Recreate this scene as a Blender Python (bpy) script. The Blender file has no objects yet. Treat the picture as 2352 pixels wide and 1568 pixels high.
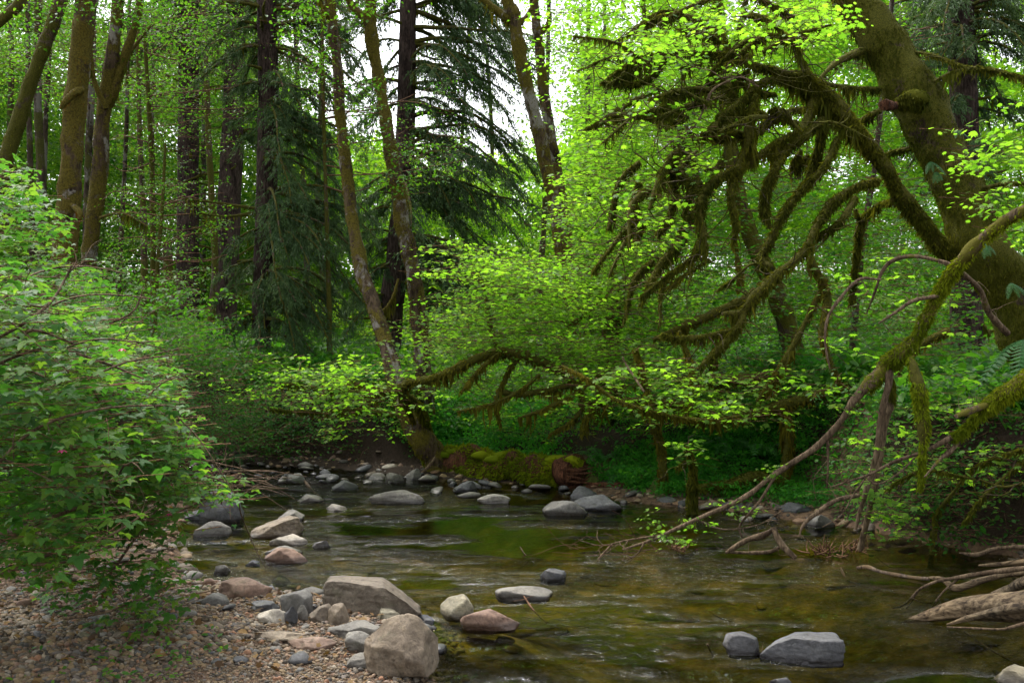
import bpy, math, random
import numpy as np
from math import radians, pi

# ------------------------------------------------------------------ camera, sky, sun, exposure
scene = bpy.context.scene
F = 2308.0                       # focal length in units of the 2352 x 1568 view
CAMZ = 1.6
cam_d = bpy.data.cameras.new('camera'); cam = bpy.data.objects.new('camera', cam_d)
scene.collection.objects.link(cam)
cam_d.sensor_width = 36.0; cam_d.lens = 36.0 * F / 2352.0
cam_d.clip_start = 0.05; cam_d.clip_end = 3000
cam.location = (0, 0, CAMZ); cam.rotation_euler = (pi / 2, 0, 0)
scene.camera = cam

SUN_EL, SUN_AZ = radians(60), radians(-38)     # azimuth from +Y towards +X
world = bpy.data.worlds.new('World'); scene.world = world; world.use_nodes = True
wt = world.node_tree; wt.nodes.clear()
wo = wt.nodes.new('ShaderNodeOutputWorld'); bg = wt.nodes.new('ShaderNodeBackground')
sk = wt.nodes.new('ShaderNodeTexSky'); sk.sky_type = 'NISHITA'; sk.sun_disc = False
sk.sun_elevation = SUN_EL; sk.sun_rotation = SUN_AZ
sk.air_density = 1.0; sk.dust_density = 4.0; sk.ozone_density = 1.0
hs = wt.nodes.new('ShaderNodeHueSaturation'); hs.inputs['Saturation'].default_value = 0.22
wt.links.new(sk.outputs[0], hs.inputs['Color']); wt.links.new(hs.outputs[0], bg.inputs[0])
bg.inputs[1].default_value = 0.15
wt.links.new(bg.outputs[0], wo.inputs[0])
sd = bpy.data.lights.new('sun', 'SUN'); sd.energy = 1.0; sd.angle = radians(14); sd.color = (1, 0.96, 0.88)
sun = bpy.data.objects.new('sun', sd); scene.collection.objects.link(sun)
from mathutils import Vector, Matrix
sv = Vector((math.sin(SUN_AZ) * math.cos(SUN_EL), math.cos(SUN_AZ) * math.cos(SUN_EL), math.sin(SUN_EL)))
sun.rotation_euler = sv.to_track_quat('Z', 'Y').to_euler()
scene.view_settings.view_transform = 'Standard'; scene.view_settings.look = 'None'
scene.view_settings.gamma = 1; scene.view_settings.use_curve_mapping = False
scene.view_settings.exposure = 1.88
try:
    cy = scene.cycles
    cy.max_bounces = 8; cy.diffuse_bounces = 4; cy.glossy_bounces = 3; cy.transmission_bounces = 4
    cy.transparent_max_bounces = 8; cy.caustics_reflective = False; cy.caustics_refractive = False
    cy.use_denoising = True; cy.sample_clamp_indirect = 4
except Exception:
    pass

RNG = np.random.default_rng(7)
COL = scene.collection

# ------------------------------------------------------------------ placement helpers
def P(u, v, Y):
    return np.array([(u - 1176) / F * Y, Y, CAMZ - (v - 784) / F * Y])
def Pv(u, v, Y):
    u = np.asarray(u, float); v = np.asarray(v, float); Y = np.asarray(Y, float) + 0 * u
    return np.stack([(u - 1176) / F * Y, Y, CAMZ - (v - 784) / F * Y], -1)
def GY(v, z=0.0):
    return (CAMZ - z) * F / (v - 784)
def G(u, v, z=0.0):
    Y = GY(v, z); return np.array([(u - 1176) / F * Y, Y, z])

def _hash(ix, iy, iz, seed):
    n = (ix * 374761393 + iy * 668265263 + iz * 2147483647 + seed * 974634777) & 0x7fffffff
    n = ((n ^ (n >> 13)) * 1274126177) & 0x7fffffff
    n = (n ^ (n >> 16)) & 0xffff
    return n / 32767.5 - 1.0
def vnoise(p, seed=0):
    p = np.asarray(p, float); i = np.floor(p).astype(np.int64); f = p - i; f = f * f * (3 - 2 * f)
    r = 0
    for dx in (0, 1):
        for dy in (0, 1):
            for dz in (0, 1):
                w = (f[..., 0] if dx else 1 - f[..., 0]) * (f[..., 1] if dy else 1 - f[..., 1]) * (f[..., 2] if dz else 1 - f[..., 2])
                r = r + w * _hash(i[..., 0] + dx, i[..., 1] + dy, i[..., 2] + dz, seed)
    return r
def fbm(p, seed=0, o=3):
    a = 1; s = 0; t = 0
    p = np.asarray(p, float)
    for k in range(o):
        s = s + a * vnoise(p * (2.03 ** k), seed + k); t += a; a *= .5
    return s / t

# ------------------------------------------------------------------ mesh builder
class MB:
    def __init__(s):
        s.v = []; s.f = []; s.t = []; s.n = 0
    def add(s, V, Fc, tint=0.5):
        V = np.asarray(V, float).reshape(-1, 3); Fc = np.asarray(Fc, int).reshape(-1, np.asarray(Fc).shape[-1])
        if Fc.shape[1] == 4:
            Fc = np.concatenate([Fc[:, [0, 1, 2]], Fc[:, [0, 2, 3]]])
        s.v.append(V); s.f.append(Fc + s.n); s.n += len(V)
        s.t.append(np.broadcast_to(np.asarray(tint, float), (len(V),)))
    def mesh(s, name, off=None, smooth=True):
        V = np.concatenate(s.v); Fc = np.concatenate(s.f); T = np.concatenate(s.t)
        if off is not None: V = V - np.asarray(off)[None]
        me = bpy.data.meshes.new(name)
        me.vertices.add(len(V)); me.vertices.foreach_set('co', V.astype(np.float32).ravel())
        me.loops.add(Fc.size); me.loops.foreach_set('vertex_index', Fc.astype(np.int32).ravel())
        me.polygons.add(len(Fc)); me.polygons.foreach_set('loop_start', np.arange(0, Fc.size, 3, dtype=np.int32))
        me.update(calc_edges=True)
        if smooth: me.polygons.foreach_set('use_smooth', np.ones(len(Fc), bool))
        a = me.attributes.new('tint', 'FLOAT', 'POINT'); a.data.foreach_set('value', T.astype(np.float32))
        return me
    def build(s, name, mat, parent=None, smooth=True, kind=None, label=None):
        off = np.array(parent.location) if parent is not None else None
        if parent is not None and parent.parent is not None: off = off + np.array(parent.parent.location)
        o = bpy.data.objects.new(name, s.mesh(name, off, smooth)); COL.objects.link(o)
        o.data.materials.append(mat)
        if parent is not None: o.parent = parent
        if kind: o['kind'] = kind
        if label: o['label'] = label
        return o
def tag(o, label=None, cat=None, group=None, kind=None):
    if label: o['label'] = label
    if cat: o['category'] = cat
    if group: o['group'] = group
    if kind: o['kind'] = kind
    return o
def thing(name, label, cat, loc, group=None):
    o = bpy.data.objects.new(name, None); COL.objects.link(o)
    o.location = [float(c) for c in loc]; o.empty_display_size = .1
    return tag(o, label, cat, group)

# ------------------------------------------------------------------ materials
def mat_new(name):
    m = bpy.data.materials.new(name); m.use_nodes = True; nt = m.node_tree; nt.nodes.clear()
    out = nt.nodes.new('ShaderNodeOutputMaterial')
    return m, nt, out
def N(nt, t, **kw):
    n = nt.nodes.new(t)
    for k, v in kw.items():
        if k in n.inputs: n.inputs[k].default_value = v
        else: setattr(n, k, v)
    return n
def ramp(nt, fac, stops):
    r = nt.nodes.new('ShaderNodeValToRGB'); e = r.color_ramp.elements
    while len(e) < len(stops): e.new(.5)
    for el, (p, c) in zip(e, stops):
        el.position = p; el.color = (*c, 1)
    nt.links.new(fac, r.inputs[0]); return r.outputs[0]
def mixc(nt, fac, a, b, mode='MIX'):
    m = nt.nodes.new('ShaderNodeMix'); m.data_type = 'RGBA'; m.blend_type = mode
    for inp, val in ((m.inputs[0], fac), (m.inputs[6], a), (m.inputs[7], b)):
        if hasattr(val, 'links'): nt.links.new(val, inp)
        elif isinstance(val, tuple): inp.default_value = (*val, 1)
        else: inp.default_value = val
    return m.outputs[2]
def noise(nt, scale, detail=4, rough=.55, vec=None, dist=0):
    n = nt.nodes.new('ShaderNodeTexNoise'); n.inputs['Scale'].default_value = scale
    n.inputs['Detail'].default_value = detail; n.inputs['Roughness'].default_value = rough
    n.inputs['Distortion'].default_value = dist
    if vec is not None: nt.links.new(vec, n.inputs['Vector'])
    return n.outputs['Fac']
def geo_pos(nt, sc=(1, 1, 1)):
    g = nt.nodes.new('ShaderNodeNewGeometry'); m = nt.nodes.new('ShaderNodeMapping')
    m.inputs['Scale'].default_value = sc
    nt.links.new(g.outputs['Position'], m.inputs['Vector']); return m.outputs[0]
def obj_pos(nt, sc=(1, 1, 1)):
    g = nt.nodes.new('ShaderNodeTexCoord'); m = nt.nodes.new('ShaderNodeMapping')
    m.inputs['Scale'].default_value = sc
    nt.links.new(g.outputs['Object'], m.inputs['Vector']); return m.outputs[0]

def leaf_mat(name, c0, c1, c2, trans=.5, tcol=1.9, rough=.45, spec=.35):
    m, nt, out = mat_new(name)
    at = N(nt, 'ShaderNodeAttribute'); at.attribute_name = 'tint'
    col = ramp(nt, at.outputs['Fac'], [(0, c0), (.5, c1), (1, c2)])
    nz = noise(nt, 1.3, 2, vec=geo_pos(nt))
    col = mixc(nt, 1.0, col, ramp(nt, nz, [(.3, (.75, .82, .8)), (.7, (1.2, 1.1, .95))]), 'MULTIPLY')
    p = N(nt, 'ShaderNodeBsdfPrincipled'); p.inputs['Roughness'].default_value = rough
    p.inputs['Specular IOR Level'].default_value = spec
    nt.links.new(col, p.inputs['Base Color'])
    t = N(nt, 'ShaderNodeBsdfTranslucent')
    tc = mixc(nt, 1.0, col, (tcol * 1.0, tcol, tcol * .55), 'MULTIPLY'); nt.links.new(tc, t.inputs['Color'])
    mx = N(nt, 'ShaderNodeMixShader'); mx.inputs[0].default_value = trans
    nt.links.new(p.outputs[0], mx.inputs[1]); nt.links.new(t.outputs[0], mx.inputs[2])
    nt.links.new(mx.outputs[0], out.inputs[0]); return m

def bark_mat(name, b0, b1, m0, m1, moss=.5, patch=None, scale=6, bump=.6):
    """bark with vertical furrows, cushions of moss and (optionally) pale lichen patches"""
    m, nt, out = mat_new(name)
    pv = geo_pos(nt, (1, 1, .22)); pu = geo_pos(nt)
    n1 = noise(nt, scale * 4, 5, .65, pv, .5)
    n5 = noise(nt, scale * .45, 4, .65, geo_pos(nt, (1, 1, .5)), .6)
    col = ramp(nt, n1, [(.36, b0), (.62, b1)])
    col = mixc(nt, 1.0, col, ramp(nt, n5, [(.36, (.45, .42, .4)), (.55, (1.1, 1.1, 1.1))]), 'MULTIPLY')
    if patch:
        n3 = noise(nt, scale * .55, 5, .68, geo_pos(nt, (1, 1, .6)), .5)
        f = ramp(nt, n3, [(.52, (0, 0, 0)), (.58, (.9, .9, .9))])
        col = mixc(nt, f, col, patch)
    n2 = noise(nt, scale * .55, 5, .7, pu, .4)
    at = N(nt, 'ShaderNodeAttribute'); at.attribute_name = 'tint'
    add = N(nt, 'ShaderNodeMath', operation='ADD'); nt.links.new(n2, add.inputs[0])
    mm = N(nt, 'ShaderNodeMath', operation='MULTIPLY_ADD'); nt.links.new(at.outputs['Fac'], mm.inputs[0])
    mm.inputs[1].default_value = .5; mm.inputs[2].default_value = moss - .75
    nt.links.new(mm.outputs[0], add.inputs[1])
    f = ramp(nt, add.outputs[0], [(.46, (0, 0, 0)), (.53, (1, 1, 1))])
    n4 = noise(nt, scale * 9, 4, .7, pu)
    mc = ramp(nt, n4, [(.3, m0), (.72, m1)])
    col = mixc(nt, f, col, mc)
    p = N(nt, 'ShaderNodeBsdfPrincipled', Roughness=.95); p.inputs['Specular IOR Level'].default_value = .15
    nt.links.new(col, p.inputs['Base Color'])
    hh = N(nt, 'ShaderNodeMath', operation='ADD'); nt.links.new(n1, hh.inputs[0]); nt.links.new(n4, hh.inputs[1])
    b = N(nt, 'ShaderNodeBump'); b.inputs['Strength'].default_value = bump; b.inputs['Distance'].default_value = .03
    nt.links.new(hh.outputs[0], b.inputs['Height']); nt.links.new(b.outputs[0], p.inputs['Normal'])
    nt.links.new(p.outputs[0], out.inputs[0]); return m

def drift_mat():
    m, nt, out = mat_new('driftwood'); pv = geo_pos(nt, (.25, 3.2, 3.2)); n1 = noise(nt, 9, 6, .7, pv, .8); n2 = noise(nt, 1.6, 4, .6, geo_pos(nt))
    col = ramp(nt, n1, [(.38, (.03, .02, .012)), (.5, (.14, .102, .06)), (.66, (.27, .205, .125))])
    col = mixc(nt, 1.0, col, ramp(nt, n2, [(.35, (.6, .62, .66)), (.65, (1.15, 1.05, .95))]), 'MULTIPLY')
    p = N(nt, 'ShaderNodeBsdfPrincipled', Roughness=.85); p.inputs['Specular IOR Level'].default_value = .2; nt.links.new(col, p.inputs['Base Color'])
    b = N(nt, 'ShaderNodeBump'); b.inputs['Strength'].default_value = .9; b.inputs['Distance'].default_value = .015
    nt.links.new(n1, b.inputs['Height']); nt.links.new(b.outputs[0], p.inputs['Normal']); nt.links.new(p.outputs[0], out.inputs[0]); return m
M_DRIFT = drift_mat
def rock_mat(name, c0, c1, c2, rough=.75):
    m, nt, out = mat_new(name)
    oi = N(nt, 'ShaderNodeObjectInfo')
    g = N(nt, 'ShaderNodeNewGeometry')
    pos = geo_pos(nt)
    at = N(nt, 'ShaderNodeAttribute'); at.attribute_name = 'tint'
    n1 = noise(nt, 4.5, 5, .6, pos, .6); n2 = noise(nt, 60, 4, .7, pos); n3 = noise(nt, 17, 5, .7, pos, 1.0)
    col = ramp(nt, n1, [(.3, c0), (.52, c1), (.72, c2)])
    col = mixc(nt, 1.0, col, ramp(nt, n2, [(.3, (.72, .72, .72)), (.7, (1.25, 1.24, 1.22))]), 'MULTIPLY')
    col = mixc(nt, 1.0, col, ramp(nt, n3, [(.33, (.6, .57, .54)), (.5, (1, 1, 1)), (.68, (1.12, 1.1, 1.05))]), 'MULTIPLY')
    col = mixc(nt, 1.0, col, ramp(nt, oi.outputs['Random'], [(0, (.8, .8, .82)), (.5, (1.05, 1, .95)), (1, (1.15, 1.12, 1.1))]), 'MULTIPLY')
    n6 = noise(nt, 9, 5, .7, pos, .8)
    col = mixc(nt, ramp(nt, n6, [(.56, (0, 0, 0)), (.7, (.55, .55, .55))]), col, (.05, .05, .022))
    # wet band just above the water
    sx = N(nt, 'ShaderNodeSeparateXYZ'); nt.links.new(g.outputs['Position'], sx.inputs[0])
    ad = N(nt, 'ShaderNodeMath', operation='MULTIPLY_ADD'); nt.links.new(n1, ad.inputs[0]); ad.inputs[1].default_value = -.05
    nt.links.new(sx.outputs['Z'], ad.inputs[2])
    wet = N(nt, 'ShaderNodeMapRange'); wet.inputs['From Min'].default_value = -.006; wet.inputs['From Max'].default_value = .022
    wet.inputs['To Min'].default_value = 1; wet.inputs['To Max'].default_value = 0
    nt.links.new(ad.outputs[0], wet.inputs['Value'])
    col = mixc(nt, wet.outputs[0], col, mixc(nt, 1.0, col, (.38, .36, .36), 'MULTIPLY'))
    p = N(nt, 'ShaderNodeBsdfPrincipled'); p.inputs['Specular IOR Level'].default_value = .35
    nt.links.new(col, p.inputs['Base Color'])
    rr = N(nt, 'ShaderNodeMapRange'); nt.links.new(wet.outputs[0], rr.inputs['Value'])
    rr.inputs['To Min'].default_value = rough; rr.inputs['To Max'].default_value = .22
    nt.links.new(rr.outputs[0], p.inputs['Roughness'])
    b = N(nt, 'ShaderNodeBump'); b.inputs['Strength'].default_value = .5; b.inputs['Distance'].default_value = .012
    hh = N(nt, 'ShaderNodeMath', operation='MULTIPLY_ADD'); nt.links.new(n2, hh.inputs[0]); hh.inputs[1].default_value = .35; nt.links.new(n3, hh.inputs[2])
    nt.links.new(hh.outputs[0], b.inputs['Height']); nt.links.new(b.outputs[0], p.inputs['Normal'])
    nt.links.new(p.outputs[0], out.inputs[0]); return m

M = {}
M['driftwood'] = M_DRIFT()
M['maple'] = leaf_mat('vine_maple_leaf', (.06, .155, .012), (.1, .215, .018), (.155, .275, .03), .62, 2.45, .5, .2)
M['maple_dark'] = leaf_mat('shade_tinted_maple_leaf', (.018, .08, .008), (.035, .115, .01), (.06, .15, .012), .52, 2.2, .5, .2)  # darker copy of the maple leaf, shade put into its colour
M['salmon'] = leaf_mat('salmonberry_leaf', (.028, .1, .016), (.05, .145, .022), (.11, .2, .026), .5, 2.0, .5, .18)
M['alder'] = leaf_mat('alder_leaf', (.022, .09, .008), (.045, .13, .01), (.08, .17, .014), .52, 2.3, .5, .2)
M['salal'] = leaf_mat('salal_leaf', (.012, .06, .01), (.024, .09, .014), (.045, .13, .018), .45, 1.9, .55, .1)
M['herb'] = leaf_mat('herb_leaf', (.022, .12, .015), (.035, .17, .02), (.07, .23, .024), .5, 2.0, .6, .12)
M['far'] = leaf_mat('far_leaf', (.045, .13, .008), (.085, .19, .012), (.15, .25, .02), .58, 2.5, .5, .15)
M['spruce'] = leaf_mat('spruce_needle', (.024, .05, .021), (.048, .092, .036), (.085, .135, .052), .3, 1.5, .6, .15)
M['far_gloom'] = leaf_mat('far_gloom_leaf', (.02, .075, .008), (.045, .12, .012), (.1, .18, .02), .52, 2.2, .5, .15)  # darker copy of the far leaf; gloom of the left wood is in its colour
M['fern'] = leaf_mat('fern_frond', (.018, .08, .02), (.03, .12, .026), (.06, .17, .04), .4, 1.8, .5, .2)
M['moss'] = leaf_mat('hanging_moss', (.028, .036, .005), (.06, .068, .008), (.13, .13, .015), .35, 1.6, .9, .05)
M['moss_green'] = leaf_mat('cushion_moss', (.065, .09, .005), (.13, .17, .008), (.22, .26, .012), .35, 1.6, .9, .05)
M['moss_gold'] = leaf_mat('golden_moss', (.045, .04, .006), (.095, .085, .01), (.17, .155, .018), .3, 1.5, .9, .05)
M['moss_rust'] = leaf_mat('rusty_moss', (.05, .03, .008), (.1, .058, .012), (.16, .1, .016), .3, 1.4, .9, .05)
M['bark_moss'] = bark_mat('mossy_bark', (.035, .022, .014), (.11, .085, .06), (.035, .035, .006), (.095, .09, .012), .55, None, 7)
M['bark_alder'] = bark_mat('red_alder_bark', (.03, .019, .011), (.1, .068, .042), (.04, .03, .007), (.15, .12, .016), .5, (.25, .225, .195), 5, 1.0)
M['bark_maple'] = bark_mat('leaning_maple_bark', (.03, .02, .013), (.1, .07, .048), (.04, .045, .005), (.13, .125, .013), .58, None, 9, 1.0)
M['bark_conifer'] = bark_mat('spruce_bark', (.02, .013, .01), (.085, .058, .047), (.025, .028, .008), (.06, .06, .015), .22, None, 9, 1.0)
M['bark_far'] = bark_mat('far_bark', (.02, .014, .01), (.07, .05, .034), (.03, .032, .007), (.07, .068, .014), .45, (.13, .12, .1), 5)
M['twig'] = bark_mat('brown_twig', (.06, .03, .018), (.18, .1, .055), (.07, .06, .02), (.1, .1, .03), .15, None, 20, .2)
M['branch_bare'] = bark_mat('bare_branch', (.045, .03, .018), (.17, .12, .075), (.06, .058, .01), (.13, .115, .015), .34, None, 16, .3)
M['deadwood'] = bark_mat('weathered_wood', (.06, .045, .038), (.3, .22, .16), (.05, .05, .03), (.1, .09, .05), .05, (.24, .16, .09), 9, .7)
M['rotwood'] = bark_mat('rotten_red_wood', (.03, .012, .007), (.17, .07, .035), (.06, .06, .008), (.15, .16, .012), .28, None, 14, 1.0)
M['rock_tan'] = rock_mat('tan_stone', (.085, .066, .047), (.14, .113, .083), (.22, .185, .14))
M['rock_grey'] = rock_mat('grey_stone', (.07, .066, .06), (.125, .12, .108), (.2, .19, .17))
M['rock_red'] = rock_mat('red_brown_stone', (.1, .062, .045), (.155, .1, .074), (.22, .155, .115))
M['rock_slate'] = rock_mat('slate_stone', (.04, .042, .045), (.072, .074, .08), (.125, .127, .13))
M['rock_olive'] = rock_mat('olive_stone', (.085, .08, .055), (.145, .132, .09), (.21, .19, .135))
M['rock_pale'] = rock_mat('pale_stone', (.18, .165, .14), (.27, .25, .21), (.38, .35, .3))
M['rock_moss'] = rock_mat('mossy_stone', (.03, .04, .006), (.06, .08, .008), (.12, .13, .03), .95)

def pebble_mat():
    m, nt, out = mat_new('pebbles')
    at = N(nt, 'ShaderNodeAttribute'); at.attribute_name = 'tint'
    col = ramp(nt, at.outputs['Fac'], [(0, (.036, .032, .027)), (.25, (.072, .054, .036)), (.45, (.12, .084, .048)), (.6, (.17, .118, .06)),
                                     (.74, (.15, .085, .05)), (.86, (.09, .08, .07)), (.94, (.25, .2, .14)), (1, (.2, .08, .035))])
    for e in (col.node.color_ramp,): e.interpolation = 'LINEAR'
    n2 = noise(nt, 70, 3, .6, geo_pos(nt))
    col = mixc(nt, 1.0, col, ramp(nt, n2, [(.3, (.75, .75, .75)), (.7, (1.2, 1.2, 1.2))]), 'MULTIPLY')
    p = N(nt, 'ShaderNodeBsdfPrincipled', Roughness=.7); p.inputs['Specular IOR Level'].default_value = .3
    nt.links.new(col, p.inputs['Base Color']); nt.links.new(p.outputs[0], out.inputs[0]); return m
M['pebble'] = pebble_mat()

def ground_mat():
    m, nt, out = mat_new('ground')
    pos = geo_pos(nt)
    at = N(nt, 'ShaderNodeAttribute'); at.attribute_name = 'tint'   # 0 stream bed .. .5 gravel .. 1 forest floor
    n1 = noise(nt, 3, 6, .65, pos); n2 = noise(nt, 35, 5, .7, pos); v = N(nt, 'ShaderNodeTexVoronoi'); v.inputs['Scale'].default_value = 26
    nt.links.new(pos, v.inputs['Vector'])
    bed = ramp(nt, n1, [(.4, (.02, .03, .007)), (.52, (.1, .085, .02)), (.63, (.25, .16, .036))])
    vc = N(nt, 'ShaderNodeSeparateColor'); nt.links.new(v.outputs['Color'], vc.inputs[0])
    grav = ramp(nt, vc.outputs[0], [(0, (.045, .03, .02)), (.5, (.09, .055, .035)), (1, (.14, .09, .055))])
    soil = ramp(nt, n2, [(.3, (.012, .008, .005)), (.7, (.035, .023, .014))])  # near-black soil, also carries the undercut shade of the steep banks
    f1 = ramp(nt, at.outputs['Fac'], [(.1, (0, 0, 0)), (.15, (1, 1, 1))]); f2 = ramp(nt, at.outputs['Fac'], [(.32, (0, 0, 0)), (.4, (1, 1, 1))]); f3 = ramp(nt, at.outputs['Fac'], [(.55, (0, 0, 0)), (.9, (1, 1, 1))])
    bedc = mixc(nt, .45, bed, mixc(nt, 1.0, grav, (1.1, 1.0, .6), 'MULTIPLY'))
    col = mixc(nt, f1, bedc, grav); col = mixc(nt, f2, col, soil); col = mixc(nt, f3, col, ramp(nt, n2, [(.3, (.025, .06, .01)), (.7, (.07, .13, .02))]))
    p = N(nt, 'ShaderNodeBsdfPrincipled', Roughness=.9); p.inputs['Specular IOR Level'].default_value = .15
    nt.links.new(col, p.inputs['Base Color'])
    b = N(nt, 'ShaderNodeBump'); b.inputs['Strength'].default_value = .8; b.inputs['Distance'].default_value = .03
    nt.links.new(n2, b.inputs['Height']); nt.links.new(b.outputs[0], p.inputs['Normal'])
    nt.links.new(p.outputs[0], out.inputs[0]); return m
M['ground'] = ground_mat()

def water_mat():
    m, nt, out = mat_new('stream_water')
    pos = geo_pos(nt, (1, .55, 1)); pos2 = geo_pos(nt, (1.0, .7, 1))
    at = N(nt, 'ShaderNodeAttribute'); at.attribute_name = 'tint'
    a = noise(nt, 3.2, 2, .5, pos, .6); b_ = noise(nt, 15, 4, .62, pos2, 1.2); c_ = noise(nt, 55, 2, .5, pos)
    w1 = N(nt, 'ShaderNodeMath', operation='MULTIPLY'); nt.links.new(b_, w1.inputs[0]); nt.links.new(at.outputs['Fac'], w1.inputs[1])
    w2 = N(nt, 'ShaderNodeMath', operation='MULTIPLY_ADD'); nt.links.new(c_, w2.inputs[0]); w2.inputs[1].default_value = .005; nt.links.new(w1.outputs[0], w2.inputs[2])
    w3 = N(nt, 'ShaderNodeMath', operation='MULTIPLY_ADD'); nt.links.new(a, w3.inputs[0]); w3.inputs[1].default_value = .08; nt.links.new(w2.outputs[0], w3.inputs[2])
    bp = N(nt, 'ShaderNodeBump'); bp.inputs['Strength'].default_value = 1.0; bp.inputs['Distance'].default_value = .16
    nt.links.new(w3.outputs[0], bp.inputs['Height'])
    fr = N(nt, 'ShaderNodeFresnel', IOR=1.33); nt.links.new(bp.outputs[0], fr.inputs['Normal'])
    gl = N(nt, 'ShaderNodeBsdfGlossy', Roughness=.03); nt.links.new(bp.outputs[0], gl.inputs['Normal'])
    tr = N(nt, 'ShaderNodeBsdfTransparent'); tr.inputs['Color'].default_value = (.56, .6, .26, 1)
    mx = N(nt, 'ShaderNodeMixShader'); nt.links.new(fr.outputs[0], mx.inputs[0]); nt.links.new(tr.outputs[0], mx.inputs[1]); nt.links.new(gl.outputs[0], mx.inputs[2])
    nt.links.new(mx.outputs[0], out.inputs[0]); return m
M['water'] = water_mat()

# ------------------------------------------------------------------ terrain
STREAM = [(-1.6, -8), (-.42, 4.0), (-.40, 4.75), (-.50, 5.6), (-1.1, 6.15), (-1.95, 6.6), (-2.5, 7.5), (-2.9, 8.6), (-3.15, 9.8), (-3.7, 11.2),
          (-5.0, 12.0), (-12, 12.6), (-12, 15.5), (-5.2, 14.3), (-3.6, 13.7), (-1.9, 12.9), (-1.0, 12.3), (-.2, 11.6), (.75, 10.75), (1.4, 9.75), (2.2, 9.45),
          (2.7, 8.8), (3.25, 8.1), (3.75, 7.5), (3.6, 6.2), (3.7, 4.8), (4.0, 2), (4.4, -8)]
SP = np.array(STREAM)
def poly_sd(x, y, poly=SP):
    """signed distance, positive outside"""
    d = np.full(x.shape, 1e9); inside = np.zeros(x.shape, bool)
    n = len(poly)
    for i in range(n):
        ax, ay = poly[i]; bx, by = poly[(i + 1) % n]
        ex, ey = bx - ax, by - ay
        t = np.clip(((x - ax) * ex + (y - ay) * ey) / (ex * ex + ey * ey), 0, 1)
        d = np.minimum(d, np.hypot(x - ax - t * ex, y - ay - t * ey))
        c = ((ay > y) != (by > y)) & (x < (bx - ax) * (y - ay) / (by - ay + 1e-12) + ax)
        inside ^= c
    return np.where(inside, -d, d)
def sstep(a, b, x):
    t = np.clip((x - a) / (b - a), 0, 1); return t * t * (3 - 2 * t)
def ground_h(x, y):
    x = np.asarray(x, float); y = np.asarray(y, float)
    q = np.stack([x, y, 0 * x], -1)
    d = poly_sd(x, y) + .1 * fbm(q * 1.7, 3)
    bed = -.05 - .42 * sstep(0, 1.8, -d) + .05 * fbm(q * 2.2, 5)
    bed = bed + .1 * sstep(9.8, 12.5, y) * (x < 0)
    steep = np.maximum(sstep(10.5, 12.5, y) * sstep(-.9, -1.8, x), sstep(2.9, 3.4, x) * sstep(2.0, 5.0, y))
    gentle = .05 + .07 * np.clip(d, 0, 3) + .35 * sstep(1.2, 3.5, d)
    gentle_far = .03 + .06 * np.clip(d, 0, 1) + .5 * sstep(.5, 2.2, d)
    bank = .05 + .95 * sstep(.02, .42, d) + .15 * sstep(.5, 3, d)
    far = sstep(9.0, 10.0, y)
    out = gentle * (1 - far) + gentle_far * far
    out = out * (1 - steep) + bank * steep
    out = out + .35 * sstep(14, 30, y) + .035 * np.clip(y - 30, 0, 60) + .02 * fbm(q * 3, 8) * sstep(0, .3, d)
    out = out + .08 * np.clip(y - 80, 0, 200) + .5 * sstep(-3.5, -7, x) * sstep(3, 6, y)
    s = sstep(-.12, .1, d)
    return bed * (1 - s) + out * s, d

def build_ground():
    ys = np.concatenate([np.linspace(-10, 3.4, 22), np.linspace(3.5, 14.5, 180), np.geomspace(14.8, 900, 46)])
    xs = np.concatenate([-np.geomspace(6.2, 700, 26)[::-1], np.linspace(-6, 6, 170), np.geomspace(6.2, 700, 26)])
    X, Y = np.meshgrid(xs, ys); H, d = ground_h(X, Y)
    tint = np.where(d < 0, .05, np.where((Y < 7.2) & (X < 0), .5, np.clip(.5 + (d - .9) * 1.2, .5, 1)))
    tint = np.where(((Y > 10) & (X < -.9) & (d > 0)) | ((X > 2.85) & (Y < 9) & (d > .05)), 1.0, tint)  # far left and right banks set to dark soil, undercut shade painted in
    tint = np.where((d > -.05) & (d <= 0.02), .3, tint) * .5
    tint = np.where((Y > 11.4) & (X < .2) & (d > -1.2), .5, tint)  # far-left bed darkened to soil as well, shade of its bank in the colour
    tint = np.maximum(tint, .5 + .5 * sstep(15, 24, Y)) * (tint > .45) + tint * (tint <= .45)
    nx, ny = len(xs), len(ys)
    i = np.arange(nx * ny).reshape(ny, nx)
    Fq = np.stack([i[:-1, :-1], i[:-1, 1:], i[1:, 1:], i[1:, :-1]], -1).reshape(-1, 4)
    mb = MB(); mb.add(np.stack([X, Y, H], -1), Fq, tint.ravel())
    o = mb.build('ground', M['ground']); tag(o, 'gravel banks, dark soil banks with painted undercut shade, stony stream bed between', kind='structure')
build_ground()

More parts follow.
